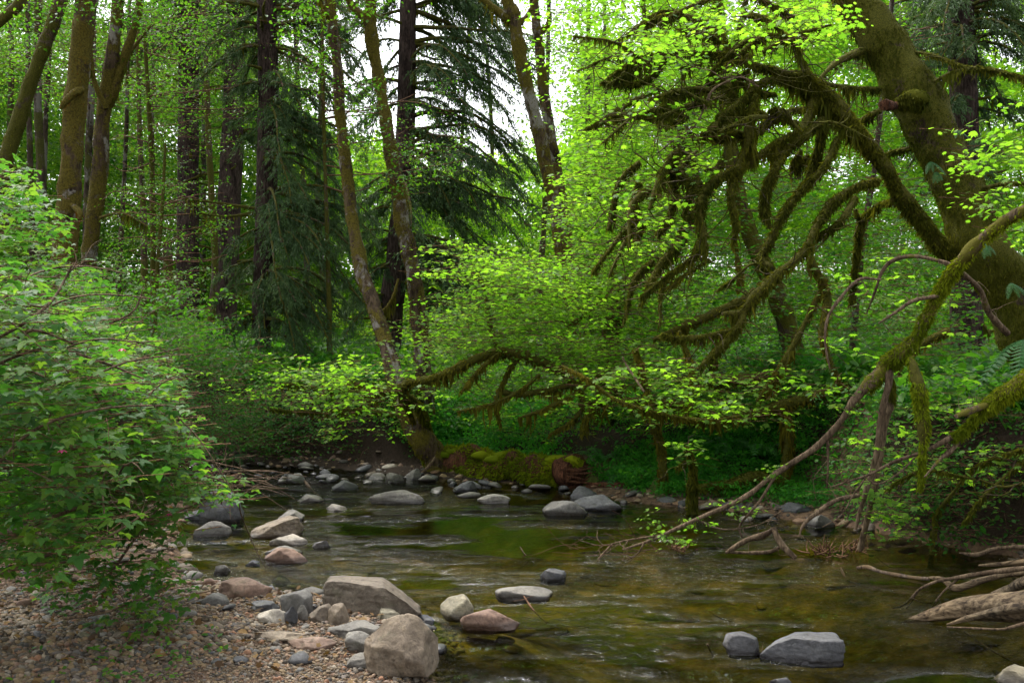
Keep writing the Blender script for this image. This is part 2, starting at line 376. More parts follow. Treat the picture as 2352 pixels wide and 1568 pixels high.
def build_water():
    xs = np.linspace(-12, 12, 420); ys = np.concatenate([np.linspace(-8, 3, 12), np.linspace(3.1, 15.5, 330)])
    X, Y = np.meshgrid(xs, ys)
    q = np.stack([X * 1.0, Y * .8, 0 * X], -1)
    rf = .05 + 0 * X
    def bump(cx, cy, rx, ry, a): return a * np.exp(-((X - cx) / rx) ** 2 - ((Y - cy) / ry) ** 2)
    rf = rf + bump(.5, 5.5, 1.0, .8, .5) + bump(1.2, 6.0, 1.1, .5, .3) + bump(-2.6, 12.2, 1.6, .9, .4) + bump(-.2, 10.6, 1.2, .3, .2) \
        + bump(.3, 7.2, .6, .2, .25) + bump(1.6, 5.1, 1.0, .4, .35) + bump(.1, 5.0, .4, .5, .25) + bump(.9, 4.7, 1.2, .5, .2)
    rf = 3.9 * rf * (.55 + 2.6 * fbm(q * np.array([1.6, 4, 1]), 21)).clip(.1, 2.2) ** 1.5
    wv = .010 * rf * fbm(np.stack([X * 4, Y * 5, 0 * X], -1), 31, 3)
    for (u, v, zz) in ():
        pass
    nx, ny = len(xs), len(ys)
    i = np.arange(nx * ny).reshape(ny, nx)
    H, d = ground_h(X, Y)
    keep = (d < .7)
    kq = keep[:-1, :-1] | keep[1:, 1:] | keep[:-1, 1:] | keep[1:, :-1]
    Fq = np.stack([i[:-1, :-1], i[:-1, 1:], i[1:, 1:], i[1:, :-1]], -1)[kq]
    mb = MB(); mb.add(np.stack([X, Y, wv], -1), Fq, rf.ravel())
    o = mb.build('water', M['water']); tag(o, 'clear green-brown stream water with rippled patches', kind='structure')
build_water()

# ------------------------------------------------------------------ tubes, moss, leaves
def catmull(pts, n):
    pts = np.asarray(pts, float)
    if len(pts) < 3:
        t = np.linspace(0, 1, n)[:, None]; return pts[0] * (1 - t) + pts[-1] * t
    p = np.concatenate([[2 * pts[0] - pts[1]], pts, [2 * pts[-1] - pts[-2]]])
    seg = len(pts) - 1; T = np.linspace(0, seg, n); i = np.minimum(T.astype(int), seg - 1); t = (T - i)[:, None]
    a, b, c, d = p[i], p[i + 1], p[i + 2], p[i + 3]
    return .5 * (2 * b + (c - a) * t + (2 * a - 5 * b + 4 * c - d) * t ** 2 + (3 * b - a - 3 * c + d) * t ** 3)
def path(pts, step=None, Y=None):
    """pts: (u, v, Y, width_px) -> centre line and radii"""
    A = []
    for p in pts:
        if Y is not None: p = (p[0], p[1], Y, p[2])
        A.append([*P(p[0], p[1], p[2]), p[3] / 2 / F * p[2]])
    A = np.array(A); L = np.linalg.norm(np.diff(A[:, :3], axis=0), axis=1).sum()
    n = max(6, int(L / (step or .06)))
    C = catmull(A, n); return C[:, :3], np.maximum(C[:, 3], .002)
def wpath(pts, step=.06):
    A = np.array(pts, float); L = np.linalg.norm(np.diff(A[:, :3], axis=0), axis=1).sum()
    C = catmull(A, max(5, int(L / step))); return C[:, :3], np.maximum(C[:, 3], .001)
def tube(mb, C, R, sides=10, lump=.12, freq=6, seed=0, tint=.5, cap=True, groove=0):
    n = len(C); T = np.gradient(C, axis=0); T /= np.linalg.norm(T, axis=1)[:, None] + 1e-9
    ref = np.array([0, 1.0, 0.05]); ref /= np.linalg.norm(ref)
    Nn = ref - T * (T @ ref)[:, None]; bad = np.linalg.norm(Nn, axis=1) < .15
    Nn[bad] = np.array([1.0, 0, 0]) - T[bad] * T[bad][:, :1]
    Nn /= np.linalg.norm(Nn, axis=1)[:, None]; B = np.cross(T, Nn)
    a = np.linspace(0, 2 * pi, sides, endpoint=False)
    ring = Nn[:, None] * np.cos(a)[None, :, None] + B[:, None] * np.sin(a)[None, :, None]
    V = C[:, None] + ring * R[:, None, None]
    if groove:
        s = np.linspace(0, 1, n)[:, None] * 1.2 + 0 * a[None]; gq = np.stack([np.cos(a)[None] * 3.1 + 0 * s, np.sin(a)[None] * 3.1 + 0 * s, s], -1)
        V = V + ring * (groove * R[:, None] * (vnoise(gq, seed + 7) + .6 * vnoise(gq * 2.3, seed + 8)))[..., None]
    if lump:
        nz = fbm(V * freq, seed, 3); V = V + ring * (nz * lump * 2 * R[:, None])[..., None]
    i = np.arange(n * sides).reshape(n, sides); j = np.roll(i, -1, 1)
    Fq = np.stack([i[:-1], j[:-1], j[1:], i[1:]], -1).reshape(-1, 4)
    base = mb.n
    tt = tint if np.ndim(tint) == 0 else np.repeat(tint, sides)
    mb.add(V.reshape(-1, 3), Fq, tt)
    if cap:
        for k, e in ((0, 0), (n - 1, 1)):
            c = C[k][None] + (T[k] * R[k] * .3 * (1 if e else -1))[None]
            rg = V[k]; idx = np.arange(sides)
            tri = np.stack([np.full(sides, sides), idx, (idx + 1) % sides], -1)
            if not e: tri = tri[:, ::-1]
            mb.add(np.concatenate([rg, c]), tri, .5)
    return V

def hang_moss(mb, C, R, per_m, Lmin, Lmax, rng, wid=.012, clump=5.0, seed=0, up=.25):
    """strands and tufts of moss that hang from a limb; density follows noise along the limb"""
    seg = np.linalg.norm(np.diff(C, axis=0), axis=1); L = seg.sum(); n = int(L * per_m)
    if n < 1: return
    cum = np.concatenate([[0], np.cumsum(seg)]); s = rng.random(n) * L
    i = np.clip(np.searchsorted(cum, s) - 1, 0, len(seg) - 1); t = ((s - cum[i]) / seg[i])[:, None]
    c = C[i] * (1 - t) + C[i + 1] * t; r = R[i]
    nz = vnoise(c * clump, seed) * .5 + .5
    ang = rng.random(n) * 2 * pi
    T = (C[i + 1] - C[i]) / seg[i][:, None]
    side = np.cross(T, [0, 0, 1.0]); side /= np.linalg.norm(side, axis=1)[:, None] + 1e-6
    upv = np.cross(side, T)
    off = side * np.cos(ang)[:, None] + upv * (np.sin(ang) - .35)[:, None]
    off /= np.linalg.norm(off, axis=1)[:, None]
    p0 = c + off * (r * .92)[:, None]
    Ln = (Lmin + (Lmax - Lmin) * nz ** 2.2 * rng.random(n) ** 1.3)
    Ln = np.where(np.sin(ang) > .35, Ln * up, Ln)
    nz2 = vnoise(c * 2.1, seed + 11) + .5 * vnoise(c * 6.5, seed + 12); Ln = Ln * np.clip(.75 + 1.3 * nz2, .15, 1.9)
    kp = nz2 > rng.normal(-.42, .22, n); p0, off, Ln, nz, c = p0[kp], off[kp], Ln[kp], nz[kp], c[kp]; n = len(p0)
    out = off * (Ln * .1)[:, None]
    d1 = p0 + out + np.array([0, 0, -1]) * (Ln * .4)[:, None]
    jit = rng.normal(0, .2, (n, 3)) * Ln[:, None]; jit[:, 2] = 0
    d2 = p0 + out * .8 + np.array([0, 0, -1]) * Ln[:, None] + jit
    w = wid * (.5 + rng.random(n)) * (.4 + .8 * nz); az = rng.random(n) * pi
    wd = np.stack([np.cos(az), np.sin(az), 0 * az], -1) * w[:, None]
    V = np.stack([p0 - wd, p0 + wd, d1 + wd * .75, d1 - wd * .75, d2], 1)
    Ft = np.array([[0, 1, 2], [0, 2, 3], [3, 2, 4]])
    Fc = (np.arange(n) * 5)[:, None, None] + Ft[None]
    tint = np.repeat(np.clip(.45 + .35 * vnoise(c * 2.2, seed + 3) + rng.normal(0, .18, n), 0, 1), 5)
    mb.add(V.reshape(-1, 3), Fc.reshape(-1, 3), tint)

def fuzz(mb, V, rng, n, L, wid, down=.5, seed=0):
    """short tufts standing on a surface given by tube rings V (rings, sides, 3)"""
    nr, ns, _ = V.shape
    i = rng.integers(0, nr - 1, n); j = rng.integers(0, ns, n); t = rng.random(n)[:, None]; t2 = rng.random(n)[:, None]
    a = V[i, j] * (1 - t) + V[i + 1, j] * t; b = V[i, (j + 1) % ns] * (1 - t) + V[i + 1, (j + 1) % ns] * t
    p = a * (1 - t2) + b * t2; ctr = V[i].mean(1)
    nrm = p - ctr; nrm /= np.linalg.norm(nrm, axis=1)[:, None] + 1e-6
    m = vnoise(p * 5, seed) > -.15 + .5 * rng.normal(0, .4, n)
    p, nrm = p[m], nrm[m]; n = len(p)
    ln = L * (.4 + rng.random(n))
    tip = p + nrm * (ln * (1 - down))[:, None] + np.array([0, 0, -1]) * (ln * down)[:, None] + rng.normal(0, .2, (n, 3)) * ln[:, None]
    az = rng.normal(0, 1, (n, 3)); az /= np.linalg.norm(az, axis=1)[:, None]; wd = az * wid * (.5 + rng.random(n))[:, None]
    Vv = np.stack([p - wd, p + wd, tip], 1)
    mb.add(Vv.reshape(-1, 3), np.arange(n * 3).reshape(-1, 3), np.repeat(np.clip(.5 + .3 * vnoise(p * 3, seed + 9) + rng.normal(0, .2, n), 0, 1), 3))

# leaf templates: x towards the tip, y sideways, z normal
def t_maple(lobes=7):
    pts = [(0, 0)]; n = lobes
    for k in range(n):
        a = radians(-125 + 250 * k / (n - 1)); c = abs(k - (n - 1) / 2) / ((n - 1) / 2)
        r = 1.0 - .45 * c ** 1.5
        pts.append((.35 + r * .62 * math.cos(a), r * .62 * math.sin(a)))
        if k < n - 1:
            a2 = radians(-125 + 250 * (k + .5) / (n - 1)); pts.append((.35 + .33 * math.cos(a2), .33 * math.sin(a2)))
    c = (.33, 0); V = [(c[0], c[1], .0)] + [(x, y, -.28 * ((x - .33) ** 2 + y * y)) for x, y in pts]
    m = len(pts); Fc = [(0, 1 + k, 1 + (k + 1) % m) for k in range(m)]
    return np.array(V), np.array(Fc)
def t_leaflet():
    xs = [0, .18, .38, .6, .8, 1.0]; ws = [0, .25, .34, .28, .16, 0]
    V = []; 
    for x in xs: V.append((x, 0, -.12 * x * x))
    for s in (1, -1):
        for x, w in zip(xs[1:-1], ws[1:-1]):
            V.append((x - .03, s * w, .07 - .18 * x * x)); V.append((x + .07, s * w * .8, .05 - .16 * x * x))
    Fc = []
    for si, s in enumerate((1, -1)):
        e = [0] + [6 + si * 8 + q for q in range(8)] + [5]
        mid = [0, 1, 1, 2, 2, 3, 3, 4, 4, 5]
        for q in range(9):
            a, b = e[q], e[q + 1]; m0 = mid[q]; m1 = mid[q + 1]
            tri = [(m0, a, b)] if m0 != a else []
            if m1 != m0: tri.append((m0, b, m1))
            for t in tri:
                if len(set(t)) == 3: Fc.append(t if s < 0 else t[::-1])
    return np.array(V, float), np.array(Fc)
def combine(parts):
    V = []; Fc = []; n = 0
    for (v, f) in parts: V.append(v); Fc.append(f + n); n += len(v)
    return np.concatenate(V), np.concatenate(Fc)
def rotz(v, a): 
    c, s = math.cos(a), math.sin(a); return v @ np.array([[c, s, 0], [-s, c, 0], [0, 0, 1]])
def t_trifoliate():
    v, f = t_leaflet()
    stem = np.array([(-.35, .006, .03), (-.35, -.006, .03), (.05, .0, 0)]); sf = np.array([(0, 1, 2)])
    return combine([(v * .8 + [0.02, 0, 0], f), (rotz(v * .62, radians(72)), f), (rotz(v * .62, radians(-72)), f), (stem, sf)])
def t_simple():
    return np.array([(0, 0, 0), (.45, .3, .08), (1, 0, -.08), (.45, -.3, .08)], float), np.array([(0, 2, 1), (0, 3, 2)])
def t_oval():
    return np.array([(0, 0, 0), (.3, .26, .06), (.7, .22, .03), (1, 0, -.1), (.7, -.22, .03), (.3, -.26, .06), (.5, 0, 0)], float), \
        np.array([(6, 1, 0), (6, 2, 1), (6, 3, 2), (6, 4, 3), (6, 5, 4), (6, 0, 5)])
T_MAPLE7, T_MAPLE5, T_TRI, T_SIMPLE, T_OVAL = t_maple(7), t_maple(5), t_trifoliate(), t_simple(), t_oval()

def t_tri_lite():
    v = np.array([(0, 0, 0), (.4, .33, .06), (1, 0, -.12), (.4, -.33, .06), (.42, 0, 0)], float); f = np.array([(4, 1, 0), (4, 2, 1), (4, 3, 2), (4, 0, 3)])
    return combine([(v * .8 + [0.02, 0, 0], f), (rotz(v * .62, radians(72)), f), (rotz(v * .62, radians(-72)), f)])
T_LITE = t_tri_lite()
def scatter(name, meshes, mat, pos, rot, scl, label, cat):
    """uncountable stuff: a few template meshes set on many points by geometry nodes"""
    col = bpy.data.collections.new(name + '_templates')
    for k, me in enumerate(meshes):
        if not me.materials: me.materials.append(mat)
        col.objects.link(bpy.data.objects.new('%s_%02d' % (name, k), me))
    me = bpy.data.meshes.new(name); n = len(pos); me.vertices.add(n); me.vertices.foreach_set('co', np.asarray(pos, np.float32).ravel())
    a = me.attributes.new('rot', 'FLOAT_VECTOR', 'POINT'); a.data.foreach_set('vector', np.asarray(rot, np.float32).ravel())
    a = me.attributes.new('scl', 'FLOAT_VECTOR', 'POINT'); a.data.foreach_set('vector', np.asarray(scl, np.float32).ravel())
    a = me.attributes.new('pick', 'INT', 'POINT'); a.data.foreach_set('value', RNG.integers(0, len(meshes), n).astype(np.int32))
    o = bpy.data.objects.new(name, me); COL.objects.link(o)
    g = bpy.data.node_groups.new(name, 'GeometryNodeTree')
    g.interface.new_socket('Geometry', in_out='INPUT', socket_type='NodeSocketGeometry'); g.interface.new_socket('Geometry', in_out='OUTPUT', socket_type='NodeSocketGeometry')
    gi, go = g.nodes.new('NodeGroupInput'), g.nodes.new('NodeGroupOutput'); ip = g.nodes.new('GeometryNodeInstanceOnPoints')
    ci = g.nodes.new('GeometryNodeCollectionInfo'); ci.inputs['Collection'].default_value = col; ci.inputs['Separate Children'].default_value = True; ci.inputs['Reset Children'].default_value = True
    def att(nm, ty):
        q = g.nodes.new('GeometryNodeInputNamedAttribute'); q.data_type = ty; q.inputs['Name'].default_value = nm; return q.outputs['Attribute']
    g.links.new(gi.outputs[0], ip.inputs['Points']); g.links.new(ci.outputs[0], ip.inputs['Instance']); ip.inputs['Pick Instance'].default_value = True
    g.links.new(att('pick', 'INT'), ip.inputs['Instance Index'])
    er = g.nodes.new('FunctionNodeEulerToRotation'); g.links.new(att('rot', 'FLOAT_VECTOR'), er.inputs[0]); g.links.new(er.outputs[0], ip.inputs['Rotation'])
    g.links.new(att('scl', 'FLOAT_VECTOR'), ip.inputs['Scale']); g.links.new(ip.outputs[0], go.inputs[0])
    md = o.modifiers.new('scatter', 'NODES'); md.node_group = g
    o.data.materials.append(mat)
    return tag(o, label, cat, kind='stuff')
def spray_meshes(tpl, k, L, size, tilt, pmean, m=6, seed=5, droop=.25, tintn=.22):
    rg = np.random.default_rng(seed); out = []
    for q in range(m):
        mb = MB(); put_leaves(mb, tpl, *sprays(rg, np.zeros((1, 3)), k, L, size, tilt=tilt, pmean=pmean, droop=droop, tintn=tintn)); out.append(mb.mesh('spray'))
    return out
def leaf_basis(rng, heading, pitch, tilt):
    n = len(heading)
    d = np.stack([np.cos(heading) * np.cos(pitch), np.sin(heading) * np.cos(pitch), -np.sin(pitch)], -1)
    nn = np.stack([rng.normal(0, tilt, n), rng.normal(0, tilt, n), np.ones(n)], -1)
    nn -= d * (nn * d).sum(1)[:, None]; nn /= np.linalg.norm(nn, axis=1)[:, None]
    s = np.cross(nn, d); return np.stack([d, s, nn], 1)        # rows
def put_leaves(mb, tpl, pos, B, size, tint):
    v, f = tpl; n = len(pos)
    V = np.einsum('kc,ncd->nkd', v, B) * size[:, None, None] + pos[:, None]
    Fc = (np.arange(n) * len(v))[:, None, None] + f[None]
    mb.add(V.reshape(-1, 3), Fc.reshape(-1, 3), np.repeat(tint, len(v)))
def sprays(rng, C, k, L, size, tilt=.35, droop=.25, twigs=None, pmean=.3, tintn=.22):
    """k leaves alternate along a roughly level twig through each centre"""
    n = len(C); yaw = rng.random(n) * 2 * pi; Ls = L * (.6 + .8 * rng.random(n))
    dr = np.stack([np.cos(yaw), np.sin(yaw), 0 * yaw], -1); sd_ = np.stack([-np.sin(yaw), np.cos(yaw), 0 * yaw], -1)
    slope = rng.normal(0, .18, n)
    t = (np.arange(k) + .5) / k; sg = np.where(np.arange(k) % 2, 1, -1)
    base = C[:, None] + dr[:, None] * ((t - .5)[None, :, None] * Ls[:, None, None])
    base[..., 2] += slope[:, None] * (t - .5)[None] * Ls[:, None] - droop * Ls[:, None] * t[None] ** 2
    pos = base + sd_[:, None] * (sg * (1 - .6 * t))[None, :, None] * (Ls * .14)[:, None, None] + rng.normal(0, .03, (n, k, 3)) * Ls[:, None, None]
    head = yaw[:, None] + sg[None] * (1.15 * (1 - t))[None] + rng.normal(0, .3, (n, k))
    pitch = pmean + rng.normal(0, .28, (n, k))
    ps = pos.reshape(-1, 3); h = head.ravel(); pt = pitch.ravel()
    sz = size * (.55 + .6 * rng.random(n * k)) * np.tile(1 - .35 * t, n)
    tint = np.clip(np.repeat(.5 + rng.normal(0, tintn, n), k) + rng.normal(0, .14, n * k), 0, 1)
    if twigs is not None:
        e0 = C - dr * (Ls * .62)[:, None]; e1 = base[:, k // 2]; e2 = base[:, -1]
        w = Ls * .006
        for a, b, wa, wb in ((e0, e1, w, w * .7), (e1, e2, w * .7, w * .2)):
            tri = []
            for q in range(3):
                an = 2 * pi * q / 3; o = sd_ * math.cos(an) + np.array([0, 0, math.sin(an)]); tri.append((a + o * wa[:, None], b + o * wb[:, None]))
            V = np.stack([tri[0][0], tri[1][0], tri[2][0], tri[0][1], tri[1][1], tri[2][1]], 1)
            Ft = np.array([[0, 1, 4], [0, 4, 3], [1, 2, 5], [1, 5, 4], [2, 0, 3], [2, 3, 5]])
            twigs.add(V.reshape(-1, 3), ((np.arange(n) * 6)[:, None, None] + Ft[None]).reshape(-1, 3), .4)
    return ps, leaf_basis(rng, h, pt, tilt), sz, tint

def in_poly(u, v, poly):
    r = np.zeros(len(u), bool); n = len(poly)
    for i in range(n):
        ax, ay = poly[i]; bx, by = poly[(i + 1) % n]
        r ^= ((ay > v) != (by > v)) & (u < (bx - ax) * (v - ay) / (by - ay + 1e-9) + ax)
    return r
def poly_pts(rng, poly, n, Y0, Y1, holes=(), clump=0, hp=.93):
    poly = np.array(poly, float); lo, hi = poly.min(0), poly.max(0); U = []; V = []; c = 0
    while c < n:
        u = lo[0] + (hi[0] - lo[0]) * rng.random(n * 2); v = lo[1] + (hi[1] - lo[1]) * rng.random(n * 2)
        m = in_poly(u, v, poly)
        for h in holes: m &= ~(in_poly(u, v, h) & (rng.random(len(u)) < hp))
        if clump:
            q = np.stack([u / clump, v / (clump * .45), 0 * u], -1); m &= vnoise(q, int(Y0 * 10)) > rng.normal(-.15, .25, len(u))
        U.append(u[m]); V.append(v[m]); c += m.sum()
    u = np.concatenate(U)[:n]; v = np.concatenate(V)[:n]
    y = Y0 + (Y1 - Y0) * rng.random(n)
    return Pv(u, v, y)
def clusters(rng, C, m, sx, sz):
    """m sprays round every centre, spread flat"""
    o = rng.normal(0, 1, (len(C), m, 3)) * np.array([sx, sx, sz]); return (C[:, None] + o).reshape(-1, 3)

def leaf_parts(parent, tpl, pos, B, size, tint, n, matn, name='leaf'):
    """the n nearest leaves become parts of their own; returns the mask of the rest"""
    dist = pos[:, 1] + .3 * np.abs(pos[:, 2] - 1.2)
    vis = (np.abs(pos[:, 0] / pos[:, 1]) < .5) & (pos[:, 1] > 1.5)
    sc = np.where(vis, size / dist, 0); idx = np.argsort(-sc)[:n]
    mes = []
    for k in range(5):
        mb = MB(); mb.add(tpl[0], tpl[1], .1 + .2 * k); me = mb.mesh('leaf'); me.materials.append(M[matn]); mes.append(me)
    pl = np.array(parent.location)
    for i in idx:
        o = bpy.data.objects.new(name, mes[int(min(4, max(0, tint[i] * 5)))]); COL.objects.link(o)
        A = B[i].T * size[i]; p = pos[i] - pl
        o.matrix_local = Matrix(((A[0, 0], A[0, 1], A[0, 2], p[0]), (A[1, 0], A[1, 1], A[1, 2], p[1]), (A[2, 0], A[2, 1], A[2, 2], p[2]), (0, 0, 0, 1)))
        o.parent = parent; o.matrix_basis = Matrix(((A[0, 0], A[0, 1], A[0, 2], p[0]), (A[1, 0], A[1, 1], A[1, 2], p[1]), (A[2, 0], A[2, 1], A[2, 2], p[2]), (0, 0, 0, 1)))
    rest = np.ones(len(pos), bool); rest[idx] = False; return rest
# ------------------------------------------------------------------ stones
def ico(sub):
    import bmesh
    bm = bmesh.new(); bmesh.ops.create_icosphere(bm, subdivisions=sub, radius=1)
    V = np.array([v.co[:] for v in bm.verts]); Fc = np.array([[v.index for v in f.verts] for f in bm.faces]); bm.free(); return V, Fc
ICO = {k: ico(k) for k in (1, 2, 3, 4, 5)}
def rock_verts(sub, dims, seed, cuts=9, prof=None, rough=.12, keep=.93, box=.35):
    V, Fc = ICO[sub]; V = V.copy(); rg = np.random.default_rng(seed)
    # push towards a box, then slice with random planes for facets
    V = V * (1 - box) + box * V / np.abs(V).max(1)[:, None] * .92
    for k in range(cuts):
        n = rg.normal(0, 1, 3); n /= np.linalg.norm(n); n[2] = abs(n[2]) * .8; n /= np.linalg.norm(n); d = .5 + .36 * rg.random()
        e = V @ n - d; V = V - n[None] * (np.maximum(e, 0) * keep)[:, None]
    V = V + V * (rough * fbm(V * 1.6 + seed * 3.1, seed, 3))[:, None]
    V = V + V * (.035 * fbm(V * 6 + seed, seed + 5, 3))[:, None]
    if sub >= 4:
        c1 = vnoise(V * 1.9 + seed * 1.7, seed + 9); V = V - V * (.05 * np.exp(-(c1 / .03) ** 2))[:, None]
    if sub >= 4: V = V + V * (.016 * fbm(V * 19 + seed, seed + 6, 2))[:, None]
    ext = np.abs(V).max(0); V = V / ext
    if prof is not None:
        xs = np.linspace(-1, 1, len(prof)); V[:, 2] = np.where(V[:, 2] > 0, V[:, 2] * np.interp(V[:, 0], xs, prof), V[:, 2])
    return V * np.array(dims) / 2, Fc
STONES = []      # footprints of placed stones
def stone(u0, u1, vtop, vbot, mat, label, name='boulder', cat='boulder', seed=1, sub=4, prof=None, z0=0.0, depth=.8, rotz_=0, group=None, cuts=13, sink=.3, box=.5, rough=.14):
    """stone whose outline spans u0..u1 and vtop..vbot and that meets water or gravel of height z0 at vbot"""
    for _ in range(3):
        Y = GY(vbot, z0); gx = ((u0 + u1) / 2 - 1176) / F * Y; z0 = max(0.0, min(.3, float(ground_h(np.array([gx]), np.array([Y]))[0][0]) + (.012 if z0 > .01 else 0)))
    w = (u1 - u0) / F * Y; h = (vbot - vtop) / F * Y
    d = w * depth; h = max(CAMZ - (vtop - 784) / F * (Y + .42 * d) - z0, h * .6)
    full = h / (1 - sink)
    V, Fc = rock_verts(sub if sub >= 4 else sub + 1, (w * 1.03, d, full * 1.12), seed, cuts, prof, rough, .97, box)
    V[:, 2] += full * .56 - full * sink
    if rotz_: V = rotz(V, rotz_)
    mb = MB(); mb.add(V, Fc)
    me = mb.mesh(name); me.materials.append(M[mat])
    o = bpy.data.objects.new(name, me); COL.objects.link(o)
    o.location = ((u0 + u1) / 2 / F * Y - 1176 / F * Y, Y + d * .42, z0)
    STONES.append((o.location[0], o.location[1], w * .5, d * .5))
    return tag(o, label, cat, group)

stone(828, 1006, 1420, 1553, 'rock_tan', 'large cracked blunt-topped boulder at the tip of the gravel bar', seed=11, sub=5, prof=[.12, .5, .95, 1.04, 1.0, .88, .62, .3], depth=.85, cuts=7, box=.6, sink=.12, rough=.1)
stone(733, 968, 1338, 1412, 'rock_tan', 'long wedge-shaped boulder with a pale flat top, thick at its left end', seed=5, sub=5, prof=[.92, 1.0, .95, .88, .82, .74, .62], depth=.5, cuts=2, box=.85, sink=.15, rough=.06)
stone(1010, 1102, 1365, 1424, 'rock_olive', 'angular olive-tan boulder touching the red-brown loaf-shaped stone', seed=23, sub=4, prof=[.8, 1.05, .95, .8, .62], cuts=14, box=.3, sink=.2)
stone(1057, 1192, 1402, 1447, 'rock_red', 'red-brown loaf-shaped stone standing in the ripples', seed=31, sub=4, prof=[.85, 1, 1, 1, .85], depth=.55, cuts=5, box=.6, sink=.25, rough=.06)
stone(1136, 1270, 1344, 1379, 'rock_grey', 'low purple-grey humped stone in midstream with a thin twig beside it', seed=14, sub=4, prof=[.7, 1, .95, .7, .4], depth=.5, cuts=5, sink=.3)
stone(1242, 1302, 1303, 1336, 'rock_slate', 'small grey cone-topped stone alone in the pool', seed=16, sub=3, prof=[.6, 1, .95, .6], cuts=5, sink=.3)
stone(638, 724, 1344, 1412, 'rock_grey', 'grey triangular stone leaning beside the long wedge boulder', seed=18, sub=4, prof=[.3, .55, .85, 1.05, .8], cuts=10, sink=.15, depth=.6)
stone(493, 617, 1330, 1368, 'rock_red', 'flat red-brown slab at the left edge of the pool', seed=19, sub=4, prof=[.7, .95, 1, .95, .7], depth=.6, cuts=6, box=.5)
stone(572, 703, 1191, 1237, 'rock_tan', 'pale tan angular boulder, largest of the stones in the left pool', seed=41, sub=5, prof=[.9, .95, .85, 1.1, .95, .8], depth=.6, cuts=14, box=.5, sink=.12)
stone(632, 694, 1173, 1197, 'rock_grey', 'small pointed stone just behind the pale tan boulder', seed=43, sub=3, prof=[.4, 1, .9, .3], cuts=8)
stone(614, 703, 1229, 1251, 'rock_pale', 'flat pale stone lying awash before the pale tan boulder', seed=44, sub=3, depth=.5, cuts=6, box=.5)
stone(604, 690, 1252, 1274, 'rock_grey', 'mottled stone squeezed behind the pinkish flat-topped one', seed=45, sub=3, depth=.5, prof=[.4, .8, 1, .7])
stone(600, 702, 1262, 1294, 'rock_red', 'pinkish flat-topped stone nearest of the cluster in the left pool', seed=46, sub=4, depth=.5, prof=[.8, 1, 1, .8, .6], box=.5)
stone(716, 760, 1240, 1258, 'rock_grey', 'fist-sized rounded stone right of the left pool cluster', seed=47, sub=3, depth=.6)
stone(428, 527, 1198, 1232, 'rock_grey', 'grey slab with a sharp ridge near the overhanging leaves', seed=48, sub=4, prof=[.5, .6, .9, 1, .5], cuts=12, depth=.6)
stone(420, 480, 1170, 1192, 'rock_slate', 'dark low stone under the tips of the berry leaves', seed=49, sub=3)
stone(440, 555, 1128, 1198, 'rock_slate', 'large dark boulder half hidden behind the berry leaves', seed=51, sub=4, prof=[.7, 1, .95, .8, .6], cuts=8)
stone(846, 977, 1129, 1156, 'rock_grey', 'long low grey boulder in the middle of the far riffle', seed=53, sub=4, prof=[.5, .9, 1, 1, .9, .7], depth=.4, box=.6, cuts=5, sink=.2)
stone(1096, 1174, 1136, 1156, 'rock_pale', 'whitish low triangular stone in front of the mossy log', seed=55, sub=4, prof=[.35, .75, 1, .75, .35], depth=.5, cuts=4, sink=.2)
stone(1247, 1350, 1148, 1183, 'rock_grey', 'grey angular boulder at the water line below the log end', seed=57, sub=4, prof=[.7, .9, 1, .9, .7], depth=.7, cuts=8, box=.5)
stone(1318, 1442, 1139, 1172, 'rock_slate', 'broad smooth slate-grey boulder on the far shore', seed=59, sub=4, prof=[.8, 1, 1, .9, .7], depth=.6, cuts=6, box=.4)
stone(1308, 1372, 1119, 1146, 'rock_slate', 'dark hooded stone wedged below the rotten log end', seed=61, sub=3, prof=[.6, 1, .9, .8])
stone(1671, 1766, 1456, 1506, 'rock_slate', 'rounded dark stone left of the flat slate slab', seed=63, sub=4, prof=[.8, 1, .95, .75, .5], cuts=6, sink=.25)
stone(1756, 1942, 1463, 1526, 'rock_slate', 'broad flat-topped slate slab with a wet bluish side', seed=65, sub=5, prof=[.85, .9, .95, 1, 1.0, .98], depth=.5, cuts=4, box=.85, sink=.15, rough=.05)
stone(2296, 2420, 1530, 1575, 'rock_olive', 'greenish stone cut by the bottom right corner', seed=67, sub=4)
stone(1768, 1830, 1556, 1580, 'rock_slate', 'stone barely breaking the water under the slate slab', seed=68, sub=3)
stone(748, 796, 1158, 1172, 'rock_pale', 'small pale stone awash left of the long low boulder', seed=69, sub=3)
stone(758, 822, 1104, 1126, 'rock_slate', 'dark blocky stone in the far riffle', seed=71, sub=3, box=.6)
stone(674, 742, 1134, 1153, 'rock_grey', 'low grey stone beside the dead twig in the far riffle', seed=72, sub=3)
stone(930, 973, 1073, 1102, 'rock_grey', 'angular upright grey stone at the left end of the mossy log', seed=73, sub=3, prof=[.5, .8, 1, .9], cuts=12)
stone(882, 931, 1086, 1108, 'rock_grey', 'rounded grey stone left of the angular upright one', seed=74, sub=3)
stone(843, 885, 1087, 1102, 'rock_grey', 'flat pale-topped stone in the far riffle row', seed=75, sub=3)
stone(648, 700, 1086, 1108, 'rock_grey', 'lumpy grey stone in the upstream riffle', seed=76, sub=3)
stone(484, 522, 1073, 1090, 'rock_slate', 'blue-grey stone under the dark left bank', seed=77, sub=3)
stone(1040, 1100, 1104, 1130, 'rock_slate', 'slanting slab of rock lying before the mossy log', seed=78, sub=3, prof=[.3, .6, .9, 1], cuts=10)
stone(1337, 1382, 1087, 1114, 'rock_moss', 'round mossy stone beside the red-brown log', name='mossy_stone', seed=79, sub=3, z0=.05)
stone(1454, 1495, 1091, 1118, 'rock_moss', 'dark mossy stone behind the brightest mossy one', name='mossy_stone', seed=80, sub=3, z0=.06)
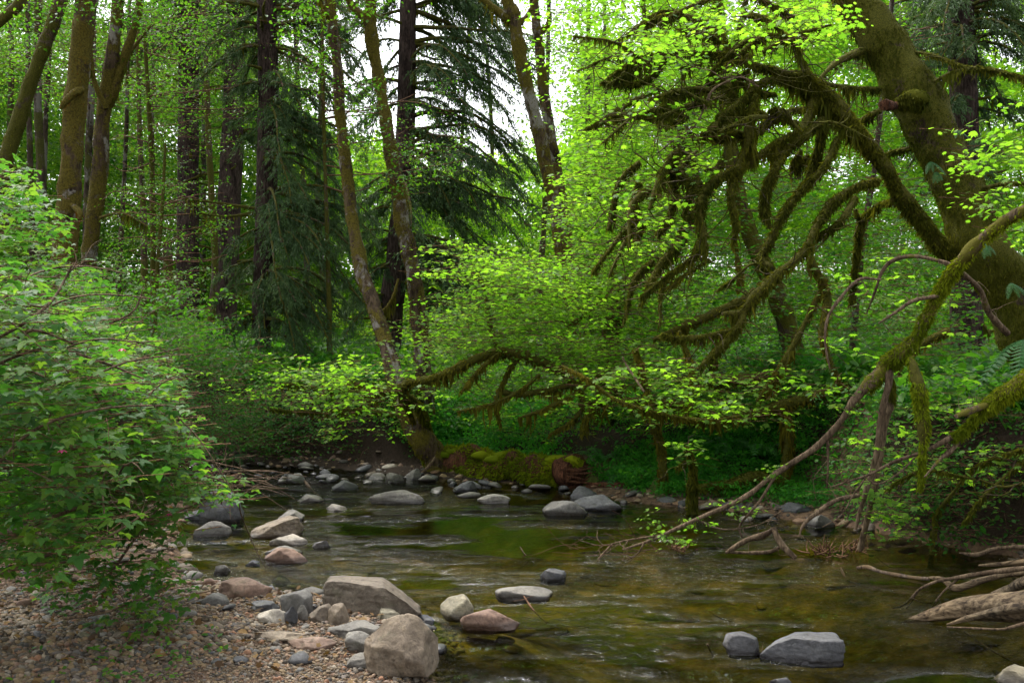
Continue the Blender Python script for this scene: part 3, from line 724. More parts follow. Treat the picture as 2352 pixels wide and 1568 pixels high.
stone(1492, 1550, 1099, 1134, 'rock_moss', 'bright green mossy stone on the far shore', name='mossy_stone', seed=81, sub=3, z0=.05)
stone(1801, 1871, 1160, 1190, 'rock_slate', 'dark slab at the edge of the right gravel spit', seed=82, sub=3)
stone(1850, 1925, 1182, 1212, 'rock_grey', 'low grey stone at the tip of the right gravel spit', seed=83, sub=3)
stone(1655, 1716, 1152, 1172, 'rock_slate', 'flat stone in the shore line under the leaning branch', seed=84, sub=3)
stone(748, 802, 1387, 1430, 'rock_tan', 'egg-shaped brown stone in front of the long wedge boulder', seed=85, sub=4, z0=.02, prof=[.8, 1, .9, .6])
stone(758, 800, 1378, 1400, 'rock_red', 'short block between triangular stone and wedge boulder', seed=86, sub=3)
stone(708, 762, 1392, 1424, 'rock_tan', 'cracked brown block left of the egg-shaped stone', seed=87, sub=3, z0=.02, box=.6)
stone(586, 662, 1396, 1428, 'rock_pale', 'bright cream stone behind the dark upright shard', seed=88, sub=4, z0=.02, prof=[.5, .9, 1, .8, .7])
stone(568, 636, 1380, 1402, 'rock_slate', 'bluish wet flat stone behind the cream one', seed=89, sub=3)
stone(652, 684, 1386, 1432, 'rock_slate', 'thin black sliver of rock standing on edge', name='rock_shard', seed=90, sub=3, z0=.03, prof=[.1, .45, .85, 1.1], cuts=12, depth=.5, sink=.1)
stone(682, 708, 1388, 1424, 'rock_grey', 'second upright shard, paler and blunter than the black one', name='rock_shard', seed=91, sub=3, z0=.03, prof=[.4, 1, .9, .3], cuts=12, depth=.5, sink=.1)
stone(744, 874, 1424, 1462, 'rock_grey', 'tilted striped slab just left of the large cracked boulder', seed=92, sub=4, z0=.03, prof=[.25, .55, .8, 1.05, .8], cuts=8, depth=.6, box=.5)
stone(788, 866, 1452, 1492, 'rock_grey', 'smooth bean-shaped grey stone against the large cracked boulder', seed=93, sub=4, z0=.04, prof=[.7, .95, 1, .8], cuts=5)
stone(862, 922, 1398, 1424, 'rock_olive', 'dark olive cobble in the shallows behind the large boulder', seed=94, sub=3)
stone(914, 962, 1404, 1424, 'rock_grey', 'wet flat stone right of the olive cobble', seed=95, sub=3)
stone(950, 998, 1412, 1434, 'rock_slate', 'wet cobble touching the ripples behind the large boulder', seed=96, sub=3)
stone(640, 770, 1462, 1488, 'rock_red', 'long reddish slab bedded flat in the gravel', seed=97, sub=4, z0=.05, depth=.5, box=.6)
stone(560, 720, 1450, 1470, 'rock_tan', 'long tan flat stone, bedded behind the reddish slab', seed=98, sub=4, z0=.05, depth=.4, box=.5)
stone(788, 862, 1500, 1530, 'rock_grey', 'flat stone leaning on the foot of the large cracked boulder', seed=99, sub=3, z0=.05)
stone(560, 600, 1286, 1300, 'rock_slate', 'wet flat stone awash near the left pool cluster', seed=100, sub=3)
stone(486, 524, 1296, 1318, 'rock_grey', 'lone rounded wet cobble off the berry bush', seed=101, sub=3)

# further cobbles of the gravel bar: each its own stone, meshes shared
COB = []
for k, (mt, s) in enumerate([(m, s) for m in ('rock_tan', 'rock_grey', 'rock_red', 'rock_slate', 'rock_pale', 'rock_olive') for s in range(4)]):
    rg = np.random.default_rng(100 + k)
    V, Fc = rock_verts(2, (1, .55 + .4 * rg.random(), .25 + .3 * rg.random()), 200 + k, 12, None, .14, .97, .45)
    mb = MB(); mb.add(V, Fc); me = mb.mesh('cobble'); me.materials.append(M[mt]); COB.append((mt, me))
ADJ = {'rock_tan': 'tan', 'rock_grey': 'grey', 'rock_red': 'reddish', 'rock_slate': 'dark slate', 'rock_pale': 'cream', 'rock_olive': 'olive'}
COBS = []; LANDMARKS = []
def cobble(x, y, size, z, k, rng, where, group):
    mt, me = COB[k % len(COB)]
    o = bpy.data.objects.new('cobble', me); COL.objects.link(o)
    o.location = (x, y, z); o.rotation_euler = (rng.normal(0, .2), rng.normal(0, .2), rng.random() * 6.28)
    o.scale = (size, size, size)
    COBS.append((o, ADJ[mt], size, where)); return tag(o, None, 'stone', '%s %s' % (ADJ[mt], group))
rng = np.random.default_rng(12)
def free_spot(x, y, m):
    return all(((x - a) / (w + m)) ** 2 + ((y - b) / (d + m)) ** 2 > 1 for a, b, w, d in STONES)
cnt = 0; tries = 0
wts = [0, 1, 2, 3, 4, 5, 6, 7, 4, 5, 6, 8, 9, 12, 13, 14, 15, 12, 13, 20, 21, 2]
while cnt < 240 and tries < 20000:
    tries += 1
    u = rng.uniform(0, 1010); v = 1568 - 265 * rng.random() ** .85
    p = G(u, v, .04); d = float(poly_sd(np.array([p[0]]), np.array([p[1]]))[0])
    if d < -.5 or (d < -.12 and rng.random() < .6): continue
    s = .05 + .13 * rng.random() ** 2.2
    if d > .8: s *= .7
    if not free_spot(p[0], p[1], s * .45): continue
    h = float(ground_h(np.array([p[0]]), np.array([p[1]]))[0][0])
    if h < -.06: h = -.06; s = max(s, .11)
    cobble(p[0], p[1], s, h + s * .13, int(rng.choice(wts)), rng, 'on the near gravel bar', 'cobbles on the near gravel bar')
    STONES.append((p[0], p[1], s * .4, s * .35)); cnt += 1
# stones of the far riffle and shores
cnt = 0; tries = 0
while cnt < 95 and tries < 20000:
    tries += 1
    r_ = rng.random()
    if r_ < .6: u = rng.uniform(440, 1010); v = rng.uniform(1066, 1112)
    elif r_ < .85: u = rng.uniform(1400, 2010); v = 1138 + (u - 1400) * .11 + rng.normal(0, 9)
    else: u = rng.uniform(1000, 1320); v = rng.uniform(1100, 1140)
    p = G(u, v, 0); s = .09 + .2 * rng.random() ** 2
    if not free_spot(p[0], p[1], s * .4): continue
    if r_ >= .25 and r_ < .6: v += 0
    w = 'in the stony far riffle' if r_ < .6 else ('along the far shore' if r_ < .85 else 'in the shade before the mossy log')
    cobble(p[0], p[1], s, .01 + .1 * s * rng.random(), int(rng.choice([4, 5, 6, 7, 12, 13, 14, 15, 20, 21, 0, 17, 6, 13])), rng, w, 'cobbles ' + w)
    STONES.append((p[0], p[1], s * .45, s * .4)); cnt += 1

# each cobble is told apart by its size and by the landmark stone it lies nearest to
LMK = [('the large cracked boulder', 915, 1540), ('the long wedge boulder', 850, 1410), ('the grey triangular stone', 680, 1410), ('the egg-shaped brown stone', 775, 1430), ('the cream stone', 620, 1428),
       ('the black upright sliver', 668, 1432), ('the tilted striped slab', 810, 1460), ('the bean-shaped grey stone', 826, 1490), ('the reddish bedded slab', 700, 1485), ('the flat red-brown slab', 556, 1368),
       ('the bottom edge below the bush', 200, 1540), ('the lowest berry leaves', 320, 1450), ('the corner under the bush', 60, 1470), ('the bare middle of the gravel bar', 480, 1500), ('the gravel tip by the water', 780, 1550),
       ('the blue-grey stone under the bank', 503, 1090), ('the lumpy grey riffle stone', 674, 1107), ('the dark blocky riffle stone', 790, 1125), ('the flat pale-topped riffle stone', 864, 1102), ('the upright stone by the log', 950, 1102),
       ('the whitish triangular stone', 1135, 1156), ('the angular shore boulder', 1300, 1182), ('the broad smooth boulder', 1380, 1172), ('the slanting slab before the log', 1070, 1130), ('the rotten log end', 1310, 1130), ('the bright mossy stone', 1520, 1140),
       ('the flat shore stone', 1685, 1172), ('the dark slab on the spit', 1835, 1190), ('the low stone at the spit tip', 1890, 1212), ('the end of the gravel spit', 1980, 1225)]
LMW = [G(u, v, .02)[:2] for _, u, v in LMK]
import collections
_b = collections.defaultdict(list)
for (o, adj, size, where) in COBS:
    p = np.array(o.location[:2]); k = int(np.argmin([np.hypot(*(p - w)) for w in LMW])); dx, dy = p - LMW[k]
    side = ('right of' if dx > 0 else 'left of') if abs(dx) > abs(dy) else ('behind' if dy > 0 else 'in front of')
    _b[(adj, k, side)].append((o, float(np.hypot(dx, dy)), size))
ORD = ['nearest', 'second', 'third', 'fourth', 'fifth', 'sixth', 'seventh', 'eighth', 'ninth', 'tenth', 'eleventh', 'twelfth', 'thirteenth', 'fourteenth', 'fifteenth', 'sixteenth', 'seventeenth', 'eighteenth']
for (adj, k, side), lst in _b.items():
    lst.sort(key=lambda q: q[1])
    for i, (o, dd, size) in enumerate(lst):
        sz = 'fist-sized ' if size > .13 else ('small ' if size < .06 else '')
        o['label'] = (('%s%s cobble %s %s' % (sz, adj, side, LMK[k][0])) if len(lst) == 1 else '%s%s cobble, %s %s %s' % (sz, adj, 'closest' if i == 0 else ORD[min(i, 17)] + ' closest', side, LMK[k][0]))
# gravel too small and too many to count
def pebble_meshes(m=40, seed=3, tv=1):
    out = []; rg = np.random.default_rng(seed)
    for k in range(m):
        V, Fc = rock_verts(2, (1, .6 + .35 * rg.random(), .35 + .3 * rg.random()), 300 + k, 9, None, .14, .95, .35)
        mb = MB(); mb.add(V, Fc, tv * (k + .5) / m); out.append(mb.mesh('pebble'))
    return out
def gravel():
    rng = np.random.default_rng(5); pm = pebble_meshes()
    n = 42000
    u = rng.uniform(-300, 1060, n * 3); v = 1660 - 320 * rng.random(n * 3) ** 1.1
    Y = GY(v, .04); x = (u - 1176) / F * Y; H, d = ground_h(x, Y)
    m = (d > -.35) & (rng.random(len(u)) < np.where(d < 0, .4, 1)); x, Y, H, d = x[m][:n], Y[m][:n], H[m][:n], d[m][:n]; n = len(x)
    nz = vnoise(np.stack([x * 1.4, Y * 1.4, 0 * x], -1), 4)
    s = (.008 + .036 * rng.random(n) ** 4) * (1 + .6 * sstep(.6, -.2, d) + .45 * nz)
    rot = np.stack([rng.normal(0, .25, n), rng.normal(0, .25, n), rng.random(n) * 6.28], -1)
    scatter('gravel', pm, M['pebble'], np.stack([x, Y, H + s * .12], -1), rot, np.stack([s] * 3, -1), 'mixed tan, brown and orange gravel of the near bar', 'gravel')
    n = 3600; x = rng.uniform(-4.5, 4.2, n * 4); Y = rng.uniform(4.2, 14, n * 4); H, d = ground_h(x, Y)
    m = (d < .5) & (d > -.5 * rng.random(n * 4) ** 2 - .05) & ~((Y > 11) & (x < 0) & (d > .12)) & ~((x > 2.8) & (d > .1)) & ~((x < -.2) & (Y < 7.3) & (d > -.2)); x, Y, H, d = x[m][:n], Y[m][:n], H[m][:n], d[m][:n]; n = len(x)
    s = .02 + .11 * rng.random(n) ** 3
    rot = np.stack([rng.normal(0, .2, n), rng.normal(0, .2, n), rng.random(n) * 6.28], -1)
    scatter('streambed_gravel', pebble_meshes(20, 9), M['pebble'], np.stack([x, Y, H + s * .1], -1), rot, np.stack([s, s, s * .8], -1), 'brown gravel in the shallows and along the far shore', 'gravel')
    # big flat stones lying deep under water
    n = 60; x = rng.uniform(-2.5, 3.5, n * 5); Y = rng.uniform(4.6, 9.5, n * 5); H, d = ground_h(x, Y); m = d < -.5; x, Y, H = x[m][:n], Y[m][:n], H[m][:n]; n = len(x)
    s = .15 + .5 * rng.random(n) ** 2; rot = np.stack([0 * s, 0 * s, rng.random(n) * 6.28], -1)
    scatter('sunken_stones', pebble_meshes(8, 12, 0), M['ground'], np.stack([x, Y, H], -1), rot, np.stack([s, s * .8, s * .3], -1), 'broad flat stones lying under the water of the pool', 'stones')
gravel()
# ------------------------------------------------------------------ trees
def base_z(x, y): return float(ground_h(np.array([x]), np.array([y]))[0][0])
def ground_end(C, R, root=True):
    """carry a trunk on down into the ground and flare its foot"""
    p = C[-1]; z = base_z(p[0], p[1]); 
    if p[2] > z - .05:
        d = C[-1] - C[-4]; d /= np.linalg.norm(d); d = d * .3 + np.array([0, 0, -1]); k = (p[2] - z + .15) / abs(d[2])
        n = max(3, int(k / .12)); t = np.linspace(0, 1, n + 1)[1:, None]
        C = np.concatenate([C, p + d * k * t]); R = np.concatenate([R, R[-1] * (1 + .35 * t[:, 0] ** 2)])
    return C, R
def up_end(C, R, extra, taper=.6):
    d = C[0] - C[5]; d /= np.linalg.norm(d); n = max(3, int(extra / .3)); t = np.linspace(1, 0, n + 1)[:-1, None]
    d = d * .6 + np.array([0, 0, .4]); d /= np.linalg.norm(d)
    return np.concatenate([C[0] + d * extra * t, C]), np.concatenate([R[0] * (1 - (1 - taper) * t[:, 0]), R])

def limb_twigs(mb, rng, C, R, n, Lmin, Lmax, r0, upb=.3):
    """thin crooked side twigs"""
    out = []
    for _ in range(n):
        i = rng.integers(len(C) // 6, len(C) - 1); p = C[i]; L = rng.uniform(Lmin, Lmax)
        d = rng.normal(0, 1, 3); d[2] = d[2] * .5 + upb; d /= np.linalg.norm(d)
        pts = [[*p, r0]]
        for k in range(4):
            d = d + rng.normal(0, .35, 3); d /= np.linalg.norm(d); p = p + d * L / 4; pts.append([*p, r0 * (1 - (k + 1) / 4.6)])
        c, r = wpath(pts, L / 8); tube(mb, c, r, 4, 0, cap=False); out.append((c, r))
    return out

def trunk_tree(name, label, cat, pts, Y, mat='bark_moss', extra=4.0, sides=12, lump=.12, moss=0, mossmat='moss', limbs=(), crown=None,
               leafmat='alder', fz=0, group=None, tpl=T_OVAL, taper=.6, rngseed=1):
    """pts (u, v, width px) from the top of the frame down; limbs: lists of (u, v, Y, width px); crown: list of (poly, n, k, L, size, Y0, Y1)"""
    rng = np.random.default_rng(rngseed)
    C, R = path([(u, v, Y if np.ndim(Y) == 0 else Y[i], w) for i, (u, v, w) in enumerate(pts)], .12)
    R = R * .8
    if extra: C, R = up_end(C, R, extra, taper)
    C, R = ground_end(C, R)
    t = thing(name, label, cat, (C[-1][0], C[-1][1], C[-1][2] + .1), group)
    mb = MB(); V = tube(mb, C, R, sides, lump, 5, rngseed, .5 + .3 * vnoise(C * 1.1, rngseed)); mb.build('trunk', M[mat], t)
    mm = MB()
    if moss: hang_moss(mm, C, R, moss, .02, .12, rng, .010, 3, rngseed)
    if fz: fuzz(mm, V, rng, fz, .025, .010, .6, rngseed)
    for L in limbs:
        c, r = path(L, .08); mb = MB(); tube(mb, c, r, 7, .2, 8, rngseed, .65); mb.build('branch', M[mat], t)
        if moss: hang_moss(mm, c, r, moss * 1.4, .05, .35, rng, .014, 4, rngseed)
    if mm.n: mm.build('moss', M[mossmat], t, kind='stuff')
    if crown:
        tw = MB(); lf = MB()
        for (poly, n, k, L, size, Y0, Y1) in crown:
            c = poly_pts(rng, poly, n, Y0, Y1, clump=70)
            a = sprays(rng, c, k, L, size, twigs=tw, tilt=.4); put_leaves(lf, tpl, *a)
        tw.build('twigs', M['twig'], t, kind='stuff'); lf.build('foliage', M[leafmat], t, kind='stuff')
    return t

def needles(mb, rng, a, d, n, Ls, nl=.06, nw=.008):
    """needle-clad hanging sprays: a start (N,3), d direction (N,3), n tris each, Ls length"""
    m = len(a); t = rng.random((m, n)); sag = .45 * t ** 2
    p = a[:, None] + d[:, None] * (t * Ls[:, None])[..., None]; p[..., 2] -= sag * Ls[:, None]
    fan = rng.normal(0, .45, (m, n, 3)); dd = d[:, None] * .9 + fan; dd[..., 2] -= .35 + t * .5
    dd /= np.linalg.norm(dd, axis=2)[..., None]
    p = p + rng.normal(0, .018, p.shape)
    ln = nl * (.6 + .8 * rng.random((m, n)))
    w = np.cross(dd, rng.normal(0, 1, (m, n, 3))); w /= np.linalg.norm(w, axis=2)[..., None] + 1e-6; w *= nw
    V = np.stack([p - w, p + w, p + dd * ln[..., None]], 2)
    tint = np.clip(np.repeat(.35 + .5 * t.ravel() * rng.random(t.size) + np.repeat(rng.normal(0, .12, m), n), 3), 0, 1)
    mb.add(V.reshape(-1, 3), np.arange(m * n * 3).reshape(-1, 3), tint)

def bough(wood, ndl, mossb, rng, p0, az, L, r, rise=.15, droop=.45, dens=22, bare=.2, nper=26, hang=.38, nl=.06, nw=.008):
    h = np.array([math.cos(az), math.sin(az), 0]); t = np.linspace(0, 1, max(6, int(L / .15)))
    C = p0 + h * (t * L)[:, None]; C[:, 2] += rise * L * t * (1 - t) * 3 - droop * L * t ** 2.0
    C += .03 * L * np.stack([vnoise(C * 1.5, 1), vnoise(C * 1.5, 2), vnoise(C * 1.5, 3)], -1)
    R = r * (1 - .85 * t) + .004
    tube(wood, C, R, 6, .15, 8, 1, .5, cap=False)
    m = int(L * dens)
    if m < 2: return
    tt = bare + (1 - bare) * rng.random(m); i = np.clip((tt * (len(C) - 1)).astype(int), 0, len(C) - 2); f = (tt * (len(C) - 1) - i)[:, None]
    a = C[i] * (1 - f) + C[i + 1] * f
    s = np.where(rng.random(m) < .5, 1, -1)[:, None]; side = np.array([-h[1], h[0], 0])
    d = side * s * rng.uniform(.25, 1, m)[:, None] + h * rng.uniform(.3, .9, m)[:, None]; d[:, 2] -= rng.uniform(.1, .9, m)
    d /= np.linalg.norm(d, axis=1)[:, None]
    Ls = hang * (.5 + .9 * rng.random(m)) * (1.15 - .55 * tt) * min(1.5, max(.6, L / 1.6))
    needles(ndl, rng, a, d, nper, Ls, nl, nw)
    if mossb is not None:
        hang_moss(mossb, C[:max(3, len(C) * 2 // 3)], R[:max(3, len(C) * 2 // 3)], 45, .05, .4, rng, .013, 4, int(p0[2] * 10))

def spruce(name, label, pts, Y, seed, boughs, cat='tree', mat='bark_conifer', extra=5, stubs=14, nl=.06, nw=.008, moss=True, lump=.06, stubL=(.3, 1.0)):
    """boughs: list of (v0, v1, count, az0, az1, L0, L1)"""
    rng = np.random.default_rng(seed)
    C, R = path([(u, v, Y, w) for u, v, w in pts], .25); C, R = up_end(C, R, extra); C, R = ground_end(C, R)
    t = thing(name, label, cat, (C[-1][0], C[-1][1], C[-1][2] + .1))
    mb = MB(); V = tube(mb, C, R, 14, lump, 4, seed, .45); mb.build('trunk', M[mat], t)
    wood, ndl, ms = MB(), MB(), MB()
    zz = C[:, 2]
    for (v0, v1, n, a0, a1, L0, L1) in boughs:
        for k in range(n):
            v = rng.uniform(v0, v1); z = CAMZ - (v - 784) / F * Y
            i = int(np.argmin(np.abs(zz - z))); az = radians(rng.uniform(a0, a1)); L = rng.uniform(L0, L1)
            bough(wood, ndl, ms if moss and rng.random() < .6 else None, rng, C[i], az, L, .012 + .012 * L, rng.uniform(-.05, .25), rng.uniform(.15, .75), nl=nl, nw=nw)
    for k in range(stubs):          # dead mossy stubs
        i = rng.integers(2, len(C) - 3); az = rng.uniform(0, 2 * pi); L = rng.uniform(*stubL); p = C[i].copy()
        pts_ = [[*p, .03]]; d = np.array([math.cos(az), math.sin(az) * .6, rng.uniform(-.3, .2)])
        for q in range(3): d = d + rng.normal(0, .22, 3); p = p + d * L / 3; pts_.append([*p, .028 - .007 * q])
        c, r = wpath(pts_, .08); tube(wood, c, r, 6, .25, 9, k, .8); hang_moss(ms, c, r, 90, .04, .3, rng, .015, 4, k)
    wood.build('branches', M['bark_moss'], t, kind='stuff')
    if ndl.n: ndl.build('foliage', M['spruce'], t, kind='stuff', smooth=False)
    if ms.n: ms.build('moss', M['moss'], t, kind='stuff', smooth=False)
    return t

# --- left wood: alders and maples with moss
def ring(cx, cy, rx, ry, n=10, seed=0):
    rg = np.random.default_rng(seed); a = np.linspace(0, 2 * pi, n, endpoint=False)
    k = 1 + .25 * rg.normal(0, 1, n); return [(cx + rx * math.cos(x) * q, cy + ry * math.sin(x) * q) for x, q in zip(a, k)]
trunk_tree('alder_tree', 'thick red-brown alder with white bark patches rising from the berry bush', 'tree',
    [(198, 0, 64), (186, 120, 60), (172, 260, 60), (160, 420, 62), (148, 580, 68), (140, 700, 72)], 13, 'bark_alder', 5, 20, .17, 90, 'moss_rust', fz=3000, rngseed=3,
    limbs=[[(190, 205, 12.9, 16), (172, 212, 12.8, 18), (150, 232, 12.7, 14), (140, 250, 12.7, 8)], [(165, 470, 12.9, 14), (184, 488, 12.75, 14), (180, 505, 12.7, 6)]],
    crown=[([(0, -150), (420, -150), (420, 40), (250, 60), (0, 30)], 230, 9, .5, .075, 12, 15)])
trunk_tree('alder_tree', 'dark twin-forked alder just right of the thick white-patched one', 'tree',
    [(272, 0, 34), (258, 130, 36), (238, 260, 42), (228, 400, 44), (212, 540, 46), (198, 660, 48)], 15, 'bark_alder', 5, 14, .18, 90, rngseed=4, fz=2500,
    limbs=[[(236, 260, 15, 26), (262, 210, 15, 22), (290, 120, 15, 20), (318, 30, 15, 16), (330, -60, 15, 12)], [(245, 250, 14.9, 14), (215, 180, 14.8, 12), (205, 80, 14.8, 9)],
           [(262, 180, 15, 10), (300, 120, 15.2, 8), (345, 60, 15.4, 5)], [(230, 500, 14.8, 8), (280, 490, 14.4, 5), (340, 520, 14.2, 3)]],
    crown=[([(230, -120), (560, -120), (520, 90), (400, 160), (330, 60)], 260, 9, .5, .07, 14, 17)])
trunk_tree('maple_tree', 'moss-dark maple leaning right across the upper left corner', 'tree',
    [(140, 0, 34), (112, 80, 36), (78, 170, 38), (52, 250, 40), (22, 340, 44), (0, 420, 48)], 14, 'bark_moss', 4, 12, .14, 70, rngseed=5, fz=5000,
    limbs=[[(100, 110, 14, 14), (120, 40, 14.2, 10), (150, -60, 14.3, 8)]],
    crown=[([(-100, -100), (230, -100), (150, 120), (60, 200), (-60, 240)], 260, 9, .5, .07, 14, 17)])
trunk_tree('maple_tree', 'dark bough-like stem cutting the extreme upper left corner', 'tree',
    [(60, -30, 26), (40, 15, 28), (10, 40, 30), (-40, 90, 32), (-90, 200, 36)], 12.5, 'bark_moss', 3, 10, .14, 60, rngseed=6)
for k, (pt, Y, lab, sd_) in enumerate([
    ([(88, 0, 22), (86, 200, 24), (94, 400, 26), (98, 600, 28)], 20, 'slim straight trunk between the leaning maple and the thick alder', 11),
    ([(65, 150, 15), (68, 320, 16), (72, 450, 17), (74, 560, 18)], 24, 'very thin trunk behind the left berry bush', 12),
    ([(118, 0, 12), (112, 150, 14), (104, 300, 15), (100, 480, 16)], 26, 'wavering sapling close to the slim straight trunk', 13),
    ([(215, 0, 16), (212, 160, 20), (205, 320, 22), (200, 480, 24)], 22, 'trunk mostly hidden behind the dark forked alder', 14),
    ([(318, 180, 13), (322, 330, 15), (330, 520, 19), (332, 760, 22)], 19, 'slender speckled trunk before the sombre gap', 15),
    ([(352, 120, 10), (350, 300, 12), (352, 520, 14), (356, 700, 16)], 27, 'faint thin trunk right of the speckled one', 16),
    ([(290, 300, 12), (283, 460, 14), (272, 640, 18), (262, 760, 20)], 18, 'mossy sapling leaning slightly left behind the bush top', 17),
    ([(478, 300, 18), (486, 450, 19), (494, 600, 20), (484, 760, 22)], 21, 'green-mossed stem squeezed between the two dark spruces', 18),
    ([(385, 560, 26), (386, 640, 34), (388, 720, 40), (388, 800, 46)], 23, 'black broken trunk left of the first tall spruce', 19),
    ([(690, 330, 14), (700, 470, 16), (706, 640, 18), (712, 800, 20)], 25, 'dim trunk seen through the drooping spruce boughs', 20),
    ([(735, 300, 13), (730, 480, 15), (742, 650, 17), (748, 800, 19)], 23, 'second dim trunk inside the spruce boughs, left of the leaning maples', 21),
    ([(1060, 330, 10), (1045, 470, 12), (1038, 600, 14), (1034, 740, 16)], 27, 'thin mossy stem in the bright gap behind the dark crown', 22),
    ([(1252, 440, 14), (1248, 540, 16), (1240, 640, 18), (1240, 760, 20)], 22, 'short mossy stem between the bright leaves and forked alder', 23),
    ([(1352, 0, 12), (1350, 200, 14), (1352, 400, 16), (1350, 620, 18)], 30, 'pinkish straight trunk far behind the bright canopy', 24),
    ([(1388, 0, 9), (1392, 220, 10), (1396, 420, 11), (1398, 620, 12)], 33, 'grey pole-like trunk next to the pinkish one', 25),
    ([(2010, 380, 16), (1990, 500, 17), (1972, 640, 19), (1958, 800, 22)], 14, 'mossy stem rising behind the tangle under the oblique limb', 26),
    ([(1100, 0, 9), (1120, 150, 10), (1130, 330, 12), (1128, 520, 14)], 30, 'thin dark trunk in the bright gap of the skyline', 27),
    ([(460, 0, 12), (470, 150, 13), (468, 330, 15), (466, 560, 17)], 30, 'far thin trunk between the first two spruces', 28),
    ([(20, 0, 16), (26, 130, 17), (24, 260, 18), (22, 400, 20)], 28, 'hazy pale trunk at the left edge', 29)]):
    bm_ = 'bark_far' if k not in (4, 7, 8) else 'bark_moss'
    top = pt[0]
    h_ = (top[0], min(top[1], 0) - 60)
    ext = 3 + (top[1] / F * Y if top[1] > 0 and k != 8 else 0)
    trunk_tree('forest_tree', lab, 'tree', pt, Y, bm_, ext if k != 8 else 0, 8, .12, 30 if Y < 24 else 0, rngseed=sd_, leafmat='far' if Y > 24 else 'alder', tpl=T_SIMPLE if Y > 22 else T_OVAL,
        crown=None if k in (8,) else [(ring(top[0], 60 if top[1] < 200 else 200, 130, 170, seed=sd_), 150, 8, .8, .11 if Y > 22 else .08, Y - 2.5, Y + 3)])
trunk_tree('maple_tree', 'leafless-looking brown mossy trunk leaning left behind the drooping limbs', 'tree',
    [(1668, 250, 38), (1682, 360, 42), (1700, 470, 44), (1740, 580, 48), (1790, 690, 54), (1822, 800, 60)], 12.5, 'bark_maple', 3.5, 14, .12, 90, rngseed=31, fz=6000,
    limbs=[[(1700, 450, 12.4, 16), (1660, 400, 12.2, 12), (1600, 380, 12.0, 8)]])

# --- the two riverside mossy stems and the forked pair behind
trunk_tree('maple_tree', 'slender mossy maple leaning left from the bank behind the mossy log', 'tree',
    [(757, 0, 30), (772, 130, 29), (782, 250, 31), (796, 400, 34), (812, 520, 36), (836, 640, 40), (872, 740, 44), (904, 850, 50), (934, 950, 60), (975, 1020, 66), (1000, 1045, 72)], [13.4, 13.4, 13.4, 13.4, 13.3, 13.1, 12.8, 12.5, 12.3, 12.2, 12.2], 'bark_alder', 5, 18, .2, 140, 'moss_gold', rngseed=41, fz=7000,
    limbs=[[(766, 60, 13.4, 10), (740, 10, 13.3, 8), (725, -40, 13.2, 6)], [(872, 730, 13.3, 14), (900, 690, 13.2, 9), (915, 640, 13.2, 5)]],
    crown=[([(620, -150), (900, -150), (880, 20), (800, 60), (640, 90)], 150, 9, .5, .075, 12, 15), ([(690, 80), (770, 60), (740, 180), (690, 160)], 26, 8, .4, .07, 12.5, 13.3)])
trunk_tree('maple_tree', 'mossy bright-patched maple with a crooked fork top, right of the slender one', 'tree',
    [(852, 0, 28), (852, 80, 36), (872, 190, 32), (890, 300, 36), (910, 410, 40), (926, 520, 44), (948, 620, 46), (962, 720, 48), (972, 840, 52), (980, 960, 60)], 14, 'bark_alder', 3, 18, .24, 150, 'moss_gold', rngseed=42, fz=10000,
    limbs=[[(856, 60, 14, 22), (832, 38, 14, 20), (805, 10, 14, 16), (790, -40, 14, 12)]],
    crown=[([(780, 180), (880, 160), (900, 330), (1010, 300), (1050, 420), (900, 460), (800, 380)], 120, 9, .45, .07, 12.5, 14), ([(760, -160), (1000, -160), (980, -20), (800, 0)], 130, 9, .5, .075, 13, 16)])
trunk_tree('alder_tree', 'mossy alder with a forked top leaning left against the white sky', 'tree',
    [(1180, 30, 38), (1192, 110, 38), (1214, 210, 36), (1236, 300, 38), (1254, 380, 38), (1272, 460, 40), (1290, 560, 44), (1300, 680, 48)], 17, 'bark_alder', 0, 14, .12, 90, 'moss_gold', rngseed=43, fz=9000,
    limbs=[[(1182, 40, 17, 34), (1165, 0, 17, 28), (1170, -60, 17, 22), (1165, -160, 17, 14)], [(1178, 50, 17, 24), (1140, 25, 17, 20), (1105, -5, 17, 16), (1080, -50, 17, 12)], [(1190, 60, 17, 12), (1215, 30, 17, 10), (1235, -10, 17, 8)]],
    crown=[([(1020, -160), (1260, -160), (1200, -30), (1080, -20)], 90, 9, .5, .09, 16, 18.5)])
trunk_tree('alder_tree', 'second mossy alder close behind the forked one, more upright', 'tree',
    [(1226, 0, 26), (1238, 110, 27), (1250, 220, 30), (1268, 330, 32), (1284, 430, 34), (1300, 540, 36), (1316, 680, 40)], 18, 'bark_alder', 5, 12, .12, 80, 'moss_gold', rngseed=44, fz=6000,
    limbs=[[(1236, 80, 18, 18), (1258, 60, 18, 15), (1262, 30, 18, 13)]],
    crown=[([(1200, -160), (1480, -160), (1440, 60), (1330, 160), (1290, 100), (1250, -20)], 250, 9, .55, .09, 17, 20)])

